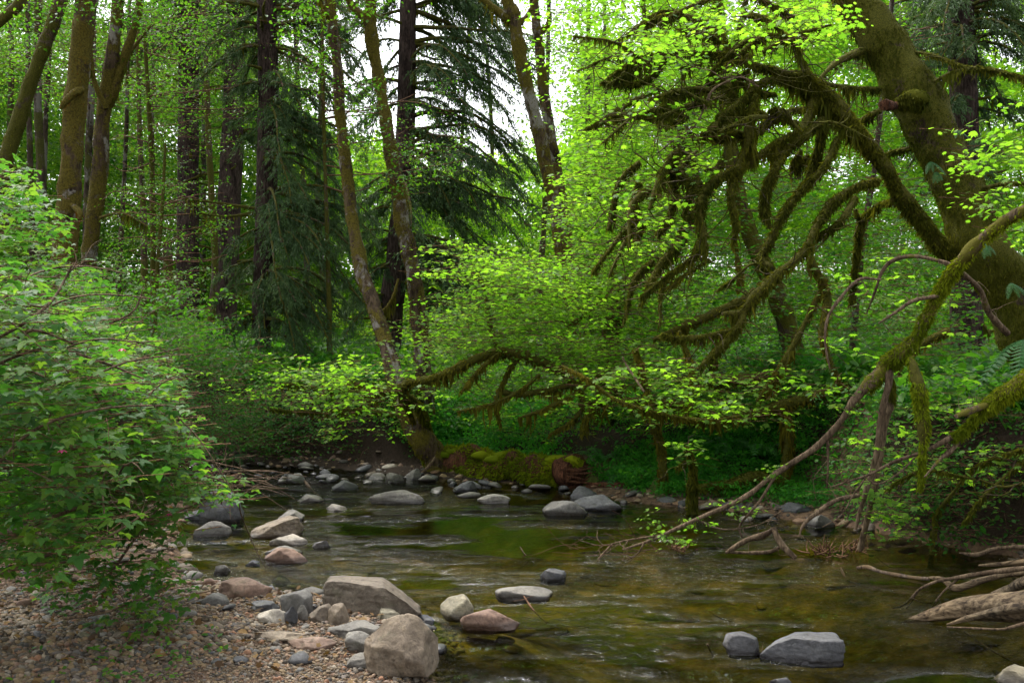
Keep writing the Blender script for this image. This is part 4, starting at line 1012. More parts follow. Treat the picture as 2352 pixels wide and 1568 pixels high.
# --- tall spruces
spruce('spruce_tree', 'tall straight brown spruce trunk, leftmost of the three big ones', [(432, -20, 44), (433, 200, 46), (432, 400, 48), (431, 600, 50), (431, 760, 54), (431, 830, 60)], 24, 51,
    [(-120, 90, 16, 0, 360, 1.3, 2.6)], stubs=46, nl=.09, nw=.012, stubL=(.5, 1.6))
spruce('spruce_tree', 'tall purplish spruce trunk leaning a little, middle of the three big ones', [(542, -20, 46), (538, 200, 48), (530, 400, 52), (520, 600, 55), (513, 760, 58), (510, 820, 62)], 24, 52,
    [(-120, 130, 26, 0, 360, 1.3, 2.8), (150, 330, 8, -60, 60, .8, 1.6)], stubs=34, nl=.09, nw=.012, stubL=(.4, 1.4))
spruce('spruce_tree', 'spruce with long drooping green boughs over the left bank', [(612, -20, 44), (616, 200, 46), (614, 400, 48), (606, 600, 46), (600, 760, 44), (598, 920, 46)], 16, 53,
    [(-100, 130, 24, -60, 60, .9, 1.9), (-80, 130, 12, 120, 240, .6, 1.2), (180, 360, 22, -70, 40, .8, 1.7), (430, 560, 24, -75, 30, 1.0, 1.85), (600, 760, 22, -80, 20, .8, 1.7), (440, 760, 10, 150, 260, .4, .9), (200, 330, 5, 150, 260, .3, .7)], stubs=34, stubL=(.3, .9), nl=.065, nw=.008)
spruce('spruce_tree', 'dark wide-crowned spruce behind the two leaning mossy maples', [(938, -20, 36), (934, 200, 42), (928, 400, 46), (915, 560, 50), (900, 700, 56), (890, 800, 60)], 19.5, 54,
    [(-120, 150, 34, -60, 60, 1.2, 2.9), (-100, 250, 18, 120, 240, .9, 1.9), (150, 420, 26, -65, 50, 1.3, 2.8), (400, 600, 22, -80, 60, 1.2, 2.5), (350, 700, 16, 130, 250, .8, 1.5), (550, 720, 8, -60, 20, 1.0, 1.8)], stubs=20, nl=.075, nw=.010)
spruce('spruce_tree', 'gloomy spruce standing behind the thick leaning trunk', [(2205, -20, 58), (2212, 200, 62), (2216, 420, 66), (2220, 640, 70), (2222, 800, 74)], 15, 55,
    [(-100, 140, 36, 0, 360, .9, 1.9), (150, 420, 14, 0, 360, .7, 1.3)], stubs=26, nl=.07, nw=.009)

# --- young twiggy alders of the left middle distance: sparse fine leaves, pale bare twigs
def fine_tree(label, stem, Y, polys, seed, leafm='alder', size=.055, nb=10):
    rng = np.random.default_rng(seed); C, R = path([(u, v, Y, w) for u, v, w in stem], .15); C, R = ground_end(C, R)
    t = thing('young_alder', label, 'tree', C[-1])
    mb = MB(); tube(mb, C, R, 8, .1, 6, seed, .6); mb.build('trunk', M['bark_moss'], t)
    tw, lf = MB(), MB()
    for (poly, n) in polys:
        c = poly_pts(rng, poly, n, Y - 1.6, Y + 1.2, clump=45); put_leaves(lf, T_OVAL, *sprays(rng, c, 8, .4, size, twigs=tw, tilt=.4))
        pc = np.array(poly).mean(0)
        for k in range(nb):
            q = poly_pts(rng, poly, 1, Y - 1.2, Y + .8)[0]; i = int(np.argmin(np.abs(C[:, 2] - (q[2] - .1)))); a = C[i]
            mid = (a + q) / 2 + rng.normal(0, .12, 3)
            c_, r_ = wpath([[*a, .012], [*mid, .008], [*q, .003]], .1); tube(tw, c_, r_, 4, 0, cap=False)
    tw.build('twigs', M['twig'], t, kind='stuff'); lf.build('foliage', M[leafm], t, kind='stuff'); return t
fine_tree('airy young alder with fine bright leaves before the first two spruce trunks', [(330, 60, 8), (345, 300, 11), (352, 560, 14), (350, 800, 16)], 17,
    [([(250, 40), (640, 20), (690, 160), (560, 330), (400, 330), (260, 200)], 330), ([(240, 330), (440, 330), (430, 560), (250, 600)], 170)], 61, nb=16)
fine_tree('grey-green lacy sapling spreading level tiers before the dark left wood', [(380, 330, 6), (372, 480, 8), (360, 640, 10), (352, 820, 13)], 14.5,
    [([(230, 430), (520, 400), (530, 600), (400, 690), (240, 640)], 240)], 62, nb=18)
fine_tree('leafy sapling whose twigs hang before the pale sky beside the forked alder', [(740, 40, 6), (742, 220, 8), (748, 420, 9), (756, 700, 12)], 15.5,
    [([(640, 30), (740, 10), (760, 180), (700, 240), (640, 160)], 60), ([(860, 210), (1060, 170), (1080, 420), (900, 460)], 90)], 63, nb=8)

# --- far wood that reads as one mass
def far_wood():
    rng = np.random.default_rng(77)
    sky = [[(640, -300), (1150, -300), (1230, 60), (1220, 300), (1100, 400), (930, 380), (830, 330), (700, 260), (640, 100)], [(150, -100), (330, -100), (320, 60), (250, 90)], [(560, 60), (640, 40), (660, 200), (600, 180)], [(1220, -100), (1340, -100), (1340, 180), (1290, 420), (1220, 420)], [(1180, 400), (1240, 420), (1230, 520), (1180, 500)],
           [(1900, 350), (1950, 350), (1950, 420), (1900, 420)], [(2260, 0), (2352, 0), (2352, 180), (2280, 140)], [(2320, 370), (2352, 370), (2352, 460), (2310, 430)], [(1930, 140), (1970, 140), (1970, 190), (1940, 190)]]
    P_ = []
    for poly, n, Y0, Y1 in [([(-300, -260), (720, -260), (760, 300), (800, 830), (-300, 830)], 30000, 28, 52), ([(640, 300), (1400, 330), (1500, 830), (640, 830)], 13000, 26, 46), ([(1180, -260), (2200, -260), (2700, 100), (2700, 830), (1200, 830)], 30000, 28, 50)]:
        P_.append(poly_pts(rng, poly, n, Y0, Y1, sky, clump=80, hp=.85))
    for poly, n in [([(-350, 60), (700, 60), (760, 860), (-350, 860)], 17000), ([(620, 330), (1400, 330), (1500, 860), (620, 860)], 6000), ([(1300, 60), (2700, 60), (2700, 860), (1300, 860)], 17000)]:
        u_ = poly_pts(rng, poly, n, 55, 70, sky); P_.append(u_)
    c = np.concatenate(P_); n = len(c); rot = np.stack([rng.normal(0, .15, n), rng.normal(0, .15, n), rng.random(n) * 6.28], -1); s = rng.uniform(.7, 1.3, n) * np.where(c[:, 1] > 54, 1.7, 1)
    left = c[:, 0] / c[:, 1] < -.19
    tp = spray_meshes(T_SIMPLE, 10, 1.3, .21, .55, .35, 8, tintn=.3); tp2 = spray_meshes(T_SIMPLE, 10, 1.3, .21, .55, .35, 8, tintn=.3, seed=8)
    scatter('far_wood', tp, M['far'], c[~left], rot[~left], np.stack([s] * 3, -1)[~left], 'bright yellow-green foliage of the far wood behind the middle and right trunks', 'foliage')
    scatter('far_wood', tp2, M['far_gloom'], c[left], rot[left], np.stack([s] * 3, -1)[left], 'far wood foliage behind the alders and spruces, its gloom put into darker green', 'foliage')
far_wood()
# --- two unseen trees added to shade the near bank and water, outside the picture
def shade_tree(label, x, y, box, n, seed):
    rng = np.random.default_rng(seed); z = base_z(x, y); t = thing('alder_tree', label, 'tree', (x, y, z)); mb = MB()
    cx, cy = (box[0] + box[1]) / 2, (box[2] + box[3]) / 2
    c, r = wpath([[x, y, z - .3, .22], [x + .1, y, z + 2, .19], [x * .9 + cx * .1, y * .9 + cy * .1, 4.5, .16], [x * .8 + cx * .2, y * .8 + cy * .2, 9, .1]], .2); V = tube(mb, c, r, 14, .12, 4, seed, .6); mb.build('trunk', M['bark_alder'], t)
    tw, lf = MB(), MB(); p = np.stack([rng.uniform(box[0], box[1], n), rng.uniform(box[2], box[3], n), np.zeros(n)], -1)
    p[:, 2] = np.maximum(4.4, 1.6 + .40 * p[:, 1] + .5) + 3.2 * rng.random(n)
    p = p[vnoise(p * np.array([.9, .9, .6]), seed) > rng.normal(-.2, .25, len(p))]
    for k in range(14):
        q = p[rng.integers(len(p))]; a = c[int(len(c) * rng.uniform(.5, .9))]; cc, rr = wpath([[*a, .05], [*((a + q) / 2 + np.array([0, 0, .3])), .03], [*q, .01]], .2); tube(tw, cc, rr, 6, .1)
    put_leaves(lf, T_OVAL, *sprays(rng, p, 9, .7, .12, tilt=.35, twigs=tw)); tw.build('branches', M['bark_moss'], t, kind='stuff'); lf.build('foliage', M['alder'], t, kind='stuff')
shade_tree('unseen alder added outside the left edge so its crown shades the gravel bar', -5.2, 3.0, (-4.6, -1.2, -1.0, 3.2), 160, 301)
shade_tree('unseen alder added outside the right edge so its crown shades the near water', 4.6, 1.5, (2.8, 6.5, -2.0, 5), 260, 302)
# ------------------------------------------------------------------ the leaning maple on the right and its mossy limbs
def scan(pts, ox, oy, s):      # (a, b, Y, w) measured on an enlargement -> view units
    return [(ox + s * a, oy + s * b, Y, w * s) for a, b, Y, w in pts]
def c3(*pts): return scan(pts, 1505, 0, .54)
def c7(*pts): return scan(pts, 1599, 753, .519)
def c6(*pts): return scan(pts, 1035, 753, .520)

def mossy_limbs(t, limbs, rng, per=150, Lmax=.42, mat='bark_moss', name='branch', mossm='moss', fz=900, wid=.012, twn=0):
    for k, L in enumerate(limbs):
        c, r = path(L, .05); mb = MB(); V = tube(mb, c, r * .82, 9, .28, 10, k, .75)
        if twn:
            for cc, rr in limb_twigs(mb, rng, c, r, twn, .15, .5, .006, -.3): pass
        o = mb.build(name, M[mat], t)
        mm = MB(); ln = np.linalg.norm(np.diff(c, axis=0), axis=1).sum()
        hang_moss(mm, c, r, per, .03, Lmax, rng, wid, 4.5, k); fuzz(mm, V, rng, int(fz * ln), .045, .009, .45, k)
        if mm.n: mm.build('moss', M[mossm], o, kind='stuff', smooth=False)

def big_maple():
    rng = np.random.default_rng(91)
    C, R = path([(1925, -60, 9.0, 108), (1972, 20, 8.9, 116), (2050, 130, 8.8, 132), (2108, 235, 8.7, 150), (2160, 340, 8.6, 138), (2210, 450, 8.5, 140), (2262, 570, 8.4, 160), (2320, 680, 8.4, 170), (2380, 780, 8.4, 180), (2440, 880, 8.4, 190), (2490, 980, 8.4, 210)], .05)
    R = R * .75; C, R = up_end(C, R, 2.5, .7); C, R = ground_end(C, R)
    t = thing('leaning_maple', 'massive mossy maple trunk leaning from the right bank to the top, reddish knot halfway', 'tree', C[-1])
    mb = MB(); V = tube(mb, C, R, 30, .16, 4, 9, .55 + .3 * vnoise(C * 1.2, 3)); mb.build('trunk', M['bark_maple'], t)
    mm = MB(); fuzz(mm, V, rng, 52000, .028, .006, .8, 3); hang_moss(mm, C, R, 520, .03, .3, rng, .008, 4.5, 5)
    # thick moss cushion under the knot
    c, r = path(c3((1030, 440, 8.35, 40), (1100, 420, 8.3, 70), (1150, 430, 8.32, 50)), .02); V2 = tube(mm, c, r, 10, .3, 9, 2, .8); fuzz(mm, V2, rng, 2500, .05, .008, .6); hang_moss(mm, c, r, 1500, .05, .42, rng, .013, 6, 2)
    mm.build('moss', M['moss'], t, kind='stuff', smooth=False)
    mb = MB(); c, r = path(c3((1040, 445, 8.4, 34), (1005, 450, 8.25, 38), (972, 446, 8.1, 46)), .02); tube(mb, c, r, 12, .35, 12, 4, .1); mb.build('broken_stub', M['rotwood'], t, label='snapped reddish knot sticking out to the left')
    mossy_limbs(t, [
        c3((1170, 360, 8.6, 22), (1260, 312, 8.4, 24), (1350, 292, 8.2, 22), (1450, 302, 8.1, 22), (1568, 332, 8.0, 20), (1640, 350, 8.0, 18)),
        c3((1080, 218, 8.7, 14), (1190, 238, 8.5, 13), (1300, 280, 8.3, 12), (1350, 290, 8.2, 10)),
        c3((1380, 805, 8.4, 22), (1480, 782, 8.1, 18), (1568, 780, 7.9, 16), (1650, 790, 7.9, 14)),
        c3((960, 380, 8.7, 26), (850, 376, 8.6, 24), (740, 360, 8.5, 22), (700, 335, 8.5, 16)),
        c3((890, 215, 8.8, 44), (800, 250, 8.7, 40), (735, 300, 8.6, 26), (700, 350, 8.6, 22), (715, 400, 8.6, 16)),
        c3((960, 470, 8.6, 34), (900, 500, 8.7, 38), (860, 540, 8.8, 26)),
        c3((1330, 640, 8.7, 18), (1030, 640, 9.0, 18), (960, 690, 9.2, 16)),
    ], rng, 170, .3, twn=3)
    # licorice ferns that grow on the bark are things of their own further down
    # second stem: the oblique limb
    C2, R2 = path(c3((1330, 1150, 8.5, 84), (1240, 1075, 8.45, 72), (1150, 960, 8.3, 64), (1040, 820, 8.2, 60), (960, 690, 8.1, 62), (860, 570, 8.0, 74), (780, 480, 7.9, 88), (700, 400, 7.9, 92), (640, 350, 7.85, 74), (590, 322, 7.8, 46), (555, 330, 7.8, 26)), .05)
    mb = MB(); V = tube(mb, C2, R2, 16, .2, 8, 12, .8); o = mb.build('oblique_limb', M['bark_moss'], t, label='long dark limb slanting up to the left with drooping boughs')
    mm = MB(); fuzz(mm, V, rng, 16000, .05, .009, .6, 7); hang_moss(mm, C2, R2, 330, .04, .42, rng, .014, 4, 8); mm.build('moss', M['moss'], o, kind='stuff', smooth=False)
    B = [
        c3((680, 420, 7.85, 50), (620, 550, 7.7, 36), (530, 600, 7.6, 36), (400, 690, 7.5, 34), (300, 740, 7.4, 32), (225, 795, 7.35, 36), (190, 880, 7.3, 50), (205, 1010, 7.3, 30), (215, 1090, 7.3, 10)),
        c3((730, 500, 7.85, 44), (640, 570, 7.7, 40), (545, 650, 7.6, 36), (500, 740, 7.5, 36), (470, 820, 7.5, 40), (465, 900, 7.5, 36), (490, 970, 7.5, 22)),
        c3((720, 520, 7.8, 44), (665, 740, 8.0, 38), (600, 830, 8.1, 34), (540, 910, 8.1, 34), (495, 1015, 8.1, 36), (455, 1095, 8.1, 34), (500, 1140, 8.0, 20)),
        c3((775, 590, 7.9, 34), (735, 680, 7.7, 30), (690, 745, 7.6, 26), (640, 790, 7.6, 26), (560, 890, 7.5, 22), (515, 975, 7.5, 14)),
        c3((950, 772, 8.1, 30), (860, 792, 8.0, 30), (760, 860, 7.9, 40), (690, 950, 7.8, 34), (640, 1060, 7.7, 38), (520, 1165, 7.6, 46), (420, 1265, 7.5, 50), (370, 1325, 7.5, 38), (285, 1335, 7.45, 24)),
        c3((850, 840, 7.9, 30), (800, 930, 7.8, 36), (740, 980, 7.8, 34), (690, 1010, 7.8, 18)),
        c3((590, 322, 7.8, 34), (500, 300, 7.7, 36), (450, 285, 7.6, 26), (380, 262, 7.5, 16), (300, 270, 7.4, 10)),
        c3((600, 195, 7.8, 34), (625, 260, 7.8, 32), (660, 335, 7.8, 32), (690, 390, 7.85, 30)),
        c3((560, 335, 7.8, 28), (460, 345, 7.6, 28), (380, 420, 7.5, 26), (300, 485, 7.4, 34), (240, 550, 7.3, 36), (195, 590, 7.3, 20)),
        c3((430, 400, 7.5, 20), (405, 500, 7.5, 40), (395, 600, 7.5, 56), (375, 670, 7.5, 40), (335, 760, 7.45, 32), (325, 850, 7.4, 34), (345, 960, 7.4, 22), (330, 1040, 7.4, 10)),
        c3((1010, 850, 8.2, 24), (940, 880, 8.6, 26), (880, 940, 9.0, 26), (862, 1050, 9.2, 28), (845, 1180, 9.4, 30), (835, 1300, 9.5, 30)),
        c3((850, 890, 8.9, 14), (880, 960, 9.0, 18)),
        c3((400, 300, 7.9, 16), (300, 340, 7.8, 22), (160, 380, 7.7, 24), (60, 430, 7.6, 22), (0, 480, 7.5, 14)),
        c3((300, 330, 7.6, 26), (340, 430, 7.6, 40), (380, 500, 7.55, 30)),
        c3((240, 590, 7.4, 28), (320, 570, 7.5, 24), (420, 560, 7.6, 18), (520, 470, 7.7, 16)),
        c3((200, 830, 7.4, 18), (140, 760, 7.5, 20), (60, 700, 7.6, 24), (85, 800, 7.6, 26), (60, 930, 7.6, 28), (5, 1000, 7.6, 16)),
        c3((380, 1330, 7.5, 36), (345, 1400, 7.45, 32), (275, 1480, 7.4, 34), (180, 1570, 7.35, 20)),
        c3((340, 1400, 7.5, 28), (210, 1430, 7.5, 32), (100, 1440, 7.5, 22), (30, 1420, 7.5, 10)),
        c3((200, 1060, 7.4, 12), (110, 1130, 7.4, 16), (30, 1190, 7.4, 14), (-60, 1260, 7.4, 8)),
        c3((230, 1100, 7.4, 10), (140, 1160, 7.4, 12), (60, 1220, 7.4, 8)),
        c3((-80, 1030, 8, 18), (-60, 950, 8, 26), (-90, 860, 8, 30), (-70, 780, 8, 26)),
        c3((450, 300, 7.6, 14), (330, 240, 7.7, 20), (200, 230, 7.8, 24), (60, 220, 7.9, 26), (-80, 260, 8.0, 20), (-200, 330, 8.1, 12)),
        c3((60, 220, 7.9, 18), (-20, 330, 7.9, 22), (-110, 360, 8.0, 20), (-230, 350, 8.0, 10)),
        c3((330, 240, 7.7, 12), (280, 140, 7.8, 16), (180, 80, 7.9, 18), (60, 60, 8.0, 14), (-60, 110, 8.0, 10)),
        c3((620, 640, 8.3, 16), (580, 700, 8.3, 22), (600, 720, 8.3, 16), (650, 660, 8.3, 18)),
        c3((500, 1180, 8.6, 24), (420, 1120, 8.6, 14), (330, 1190, 8.6, 14), (270, 1230, 8.6, 8)),
    ]
    mossy_limbs(t, B, rng, 420, .24, twn=9, wid=.008, fz=2000)
    # the brown moss-hung tangle left of the limb's top
    X = []
    for q in range(34):
        u = rng.uniform(1400, 1880); v = rng.uniform(30, 330); Y = rng.uniform(7.2, 8.6); a = rng.uniform(-.5, .5) + (pi if rng.random() < .5 else 0); L = rng.uniform(60, 190); w = rng.uniform(6, 15)
        X.append([(u, v, Y, w), (u + L * .4 * math.cos(a), v + L * .4 * math.sin(a) - 12, Y - .1, w * .9), (u + L * math.cos(a), v + L * math.sin(a) + rng.uniform(-10, 40), Y - .2, w * .4)])
    for q in range(12):
        u = rng.uniform(1440, 1640); v = rng.uniform(330, 620); Y = rng.uniform(7.4, 8.6); L = rng.uniform(70, 160); w = rng.uniform(8, 20)
        X.append([(u, v, Y, w), (u - L * .3, v + L * .3, Y - .1, w), (u - L * .45 + rng.normal(0, 20), v + L, Y - .2, w * .4)])
    mossy_limbs(t, X, rng, 300, .26, twn=8, wid=.007, fz=900)
    # bare crooked twigs catching the light
    tw = MB()
    for L in [c3((215, 470, 7.1, 6), (240, 390, 7.1, 12), (300, 350, 7.1, 9), (370, 330, 7.1, 8), (440, 370, 7.1, 6)), c3((90, 235, 7.3, 6), (150, 280, 7.3, 5), (230, 300, 7.2, 6), (280, 330, 7.2, 7), (320, 350, 7.2, 5)),
              c3((230, 400, 7.1, 9), (215, 440, 7.1, 8), (180, 520, 7.1, 6), (120, 590, 7.1, 4)), c3((0, 660, 7.3, 4), (90, 590, 7.2, 6), (160, 540, 7.1, 6))]:
        c, r = path(L, .03); tube(tw, c, r, 6, .2, 20, 3, .2); limb_twigs(tw, rng, c, r, 5, .1, .35, .004)
    tw.build('twigs', M['branch_bare'], t)
    # leaves
    lf = MB(); tws = MB(); allp = []
    for poly, n, k, L, size, Y0, Y1 in [
        ([(1420, 60), (1700, 0), (1990, 0), (1930, 90), (1800, 120), (1600, 130), (1450, 150)], 120, 8, .34, .062, 6.6, 8.2),
        ([(1440, 200), (1600, 190), (1640, 330), (1560, 560), (1450, 600), (1400, 400)], 90, 8, .34, .062, 7, 8.4),
        ([(1500, 70), (1700, 90), (1700, 180), (1560, 190), (1490, 130)], 34, 7, .3, .062, 7, 8.2),
        ([(2180, 290), (2352, 190), (2400, 330), (2352, 400), (2200, 390)], 34, 7, .3, .066, 6.4, 7.4),
        ([(2180, 350), (2352, 320), (2400, 560), (2352, 560), (2260, 500), (2170, 400)], 38, 7, .3, .066, 6.4, 7.4)]:
        c = poly_pts(rng, poly, n, Y0, Y1, clump=60); allp.append(sprays(rng, c, k, L, size, tilt=.2, twigs=tws, pmean=.28))
    a = [np.concatenate([q[i] for q in allp]) for i in range(4)]
    rest = leaf_parts(t, T_MAPLE7, *a, 280, 'maple')
    put_leaves(lf, T_MAPLE7, *[q[rest] for q in a]); lf.build('foliage', M['maple'], t, kind='stuff'); tws.build('leaf_twigs', M['twig'], t, kind='stuff')
big_maple()

def reaching_branches():
    rng = np.random.default_rng(92)
    # long branch that dips to the water
    L = [(2450, 850, 8.3, 40), (2600, 700, 7.8, 40), (2560, 520, 7.0, 34), (2440, 450, 6.4, 30)] + c3((1568, 895, 6.4, 56), (1480, 950, 6.5, 60), (1370, 1035, 6.6, 64), (1290, 1130, 6.7, 60), (1220, 1225, 6.8, 56), (1165, 1330, 6.85, 54), (1110, 1430, 6.9, 58), (1045, 1500, 6.9, 74), (980, 1555, 7.0, 78)) + \
        [(2000, 880, 7.0, 36), (1962, 918, 7.05, 22), (1930, 968, 7.1, 18), (1872, 1028, 7.15, 16), (1785, 1085, 7.2, 15), (1705, 1145, 7.25, 13), (1600, 1192, 7.3, 11), (1500, 1238, 7.4, 8), (1430, 1262, 7.45, 5)]
    C, R = path(L, .04)
    t = thing('reaching_branch', 'long yellow-mossed branch that curves down from the right edge and dips into the pool', 'branch', C[-1])
    mb = MB(); k = np.linspace(0, 1, len(C)); V = tube(mb, C, R * .85, 14, .2, 12, 3, np.where(k < .64, .85 + .3 * vnoise(C * 6, 2), .15)); mb.build('stem', M['branch_bare'], t)
    mm = MB(); n1 = int(len(C) * .64); V1 = V[:n1]; fuzz(mm, V1, rng, 15000, .028, .007, .4, 3); hang_moss(mm, C[:n1], R[:n1], 160, .02, .14, rng, .010, 5, 3)
    hang_moss(mm, C[n1:], R[n1:], 30, .02, .08, rng, .006, 5, 3); mm.build('moss', M['moss_green'], t, kind='stuff', smooth=False)
    side = [
        (c3((1265, 1130, 6.75, 22), (1200, 1108, 6.8, 18), (1100, 1090, 6.9, 18), (1015, 1105, 7.0, 20), (965, 1155, 7.0, 16), (935, 1240, 7.0, 12), (900, 1330, 7.1, 8)), .6),
        (c3((960, 1190, 6.8, 10), (870, 1188, 6.8, 13), (790, 1265, 6.8, 15), (735, 1350, 6.8, 13), (722, 1450, 6.8, 11), (742, 1565, 6.8, 8)), .1),
        (c3((1210, 1258, 6.8, 20), (1100, 1278, 6.75, 18), (1020, 1330, 6.7, 15), (950, 1375, 6.7, 8)), .6),
        (c3((1290, 1150, 6.8, 26), (1380, 1230, 6.9, 24), (1420, 1330, 7.0, 30), (1500, 1420, 7.1, 34)), .6),
        ([(2045, 850, 6.95, 22), (2040, 885, 6.95, 18), (2025, 950, 7.0, 18), (2014, 1038, 7.05, 16), (1985, 1140, 7.1, 13), (1965, 1215, 7.15, 10)], .3),
        ([(1900, 1000, 7.15, 8), (1902, 1060, 7.15, 6), (1900, 1120, 7.2, 4)], .2),
        ([(1785, 1085, 7.2, 9), (1745, 1150, 7.2, 7), (1700, 1205, 7.3, 6), (1705, 1235, 7.3, 4)], .3),
        ([(1600, 1192, 7.3, 5), (1660, 1215, 7.3, 4), (1740, 1205, 7.25, 3), (1800, 1170, 7.2, 2)], .1),
        ([(1520, 1228, 7.4, 5), (1440, 1240, 7.4, 4), (1380, 1252, 7.45, 3), (1330, 1240, 7.5, 2)], .1),
        ([(1480, 1245, 7.4, 5), (1465, 1270, 7.4, 4), (1440, 1285, 7.4, 3)], .1),
        ([(1405, 1250, 7.38, 6), (1388, 1268, 7.38, 7), (1374, 1284, 7.38, 5)], .1)]
    for Lp, mo in side:
        c, r = path(Lp, .03); mb = MB(); tube(mb, c, r * .9, 8, .2, 14, 5, mo); limb_twigs(mb, rng, c, r, 7, .08, .35, .0035, -.1); mb.build('branch', M['branch_bare'], t)
    tw = MB()
    for k in range(17):         # the fine spray of twigs where the tip meets the water
        p = P(rng.uniform(1290, 1540), rng.uniform(1225, 1275), 7.4 + rng.normal(0, .15)); d = np.array([-.9 * rng.random() - .2, rng.normal(0, .4), rng.normal(.05, .35)]); d /= np.linalg.norm(d)
        pts = [[*p, .003]]
        for q in range(3): d = d + rng.normal(0, .3, 3); p = p + d * rng.uniform(.04, .12); p[2] = max(p[2], .01); pts.append([*p, .0025 - .0006 * q])
        c, r = wpath(pts, .04); tube(tw, c, r, 3, 0, cap=False)
    tw.build('tip_twigs', M['twig'], t, kind='stuff')
    lf = MB(); c = np.concatenate([poly_pts(rng, ring(1560, 1215, 55, 34, seed=3), 16, 7.2, 7.5), poly_pts(rng, ring(1690, 1160, 50, 24, seed=4), 8, 7.1, 7.4), poly_pts(rng, ring(1500, 1180, 30, 20, seed=4), 5, 7.3, 7.5),
                                   poly_pts(rng, [(1880, 860), (1960, 840), (2010, 930), (1930, 960)], 10, 6.9, 7.2), poly_pts(rng, [(1740, 1080), (1800, 1060), (1790, 1110)], 4, 7.1, 7.3)])
    a = sprays(rng, c, 7, .2, .045, tilt=.3, twigs=tw if False else None, pmean=.4); rest = leaf_parts(t, T_MAPLE7, *a, 200, 'maple')
    put_leaves(lf, T_MAPLE7, *[q[rest] for q in a]); lf.build('foliage', M['maple'], t, kind='stuff')

    # the second mossy branch, lower right
    L = [(2460, 930, 8.3, 60), (2540, 850, 7.4, 54), (2440, 820, 6.6, 46)] + c7((1447, 235, 6.5, 80), (1330, 310, 6.5, 76), (1235, 395, 6.55, 46), (1180, 455, 6.6, 36), (1110, 495, 6.6, 28), (1000, 550, 6.65, 22), (880, 590, 6.7, 16), (760, 650, 6.75, 12), (600, 702, 6.8, 8))
    C, R = path(L, .04); t = thing('mossy_branch', 'stout moss-sleeved branch entering low from the right edge, thinning to bare wood', 'branch', C[0])
    mb = MB(); k = np.linspace(0, 1, len(C)); V = tube(mb, C, R * .85, 14, .2, 12, 4, np.where(k < .6, .9, .2)); limb_twigs(mb, rng, C, R, 8, .1, .4, .004); mb.build('stem', M['branch_bare'], t)
    mm = MB(); n1 = int(len(C) * .62); fuzz(mm, V[:n1], rng, 11000, .035, .008, .5, 3); hang_moss(mm, C[:n1], R[:n1], 420, .03, .22, rng, .012, 5, 3); mm.build('moss', M['moss_green'], t, kind='stuff', smooth=False)
    for Lp, mo in [(c7((1300, 340, 6.5, 34), (1200, 370, 6.45, 36), (1150, 390, 6.4, 24)), .9), (c7((1180, 455, 6.6, 30), (1140, 530, 6.6, 22), (1080, 580, 6.55, 16), (1010, 660, 6.5, 8)), .6),
                   (c7((760, 650, 6.75, 9), (700, 730, 6.8, 8), (640, 830, 6.8, 6), (560, 880, 6.8, 4)), .1), (c7((720, 740, 7.0, 22), (620, 762, 6.95, 22), (530, 820, 6.9, 22), (475, 870, 6.9, 16), (455, 920, 6.9, 8)), .1),
                   (c7((980, 560, 6.7, 10), (900, 640, 6.7, 8), (800, 690, 6.7, 6), (730, 640, 6.7, 5)), .1)]:
        c, r = path(Lp, .03); mb = MB(); V = tube(mb, c, r * .9, 8, .2, 14, 5, mo); limb_twigs(mb, rng, c, r, 4, .08, .3, .0035); mb.build('branch', M['branch_bare'], t)
    # broken mossy stub hanging straight down
    t = thing('mossy_snag', 'club-shaped green mossy stub hanging straight down below the reaching branch', 'branch', P(2105, 900, 6.6))
    C, R = path([(2092, 822, 6.7, 12), (2100, 850, 6.65, 26), (2110, 890, 6.6, 30), (2116, 940, 6.6, 28), (2122, 985, 6.6, 26), (2120, 1030, 6.6, 14), (2118, 1085, 6.6, 9), (2112, 1120, 6.6, 5)], .03)
    mb = MB(); V = tube(mb, C, R, 12, .25, 12, 6, .9); mb.build('stem', M['bark_moss'], t); mm = MB(); fuzz(mm, V, rng, 4500, .035, .009, .6); mm.build('moss', M['moss_green'], t, kind='stuff', smooth=False)
    # knotty stub with a clot of moss
    t = thing('mossy_snag', 'brown hanging stem capped by a drooping clot of moss', 'branch', P(2030, 950, 7.3))
    C, R = path([(2045, 870, 7.3, 12), (2040, 930, 7.3, 26), (2030, 960, 7.3, 22), (2022, 1040, 7.3, 17), (2008, 1120, 7.3, 14), (1990, 1200, 7.35, 13), (1975, 1262, 7.4, 15)], .03)
    mb = MB(); V = tube(mb, C, R, 10, .25, 12, 6, .3); mb.build('stem', M['branch_bare'], t); mm = MB(); fuzz(mm, V[:6], rng, 900, .05, .009, .8); hang_moss(mm, C[:5], R[:5] * 1.3, 900, .04, .2, rng, .01, 5, 6); mm.build('moss', M['moss'], t, kind='stuff', smooth=False)
reaching_branches()

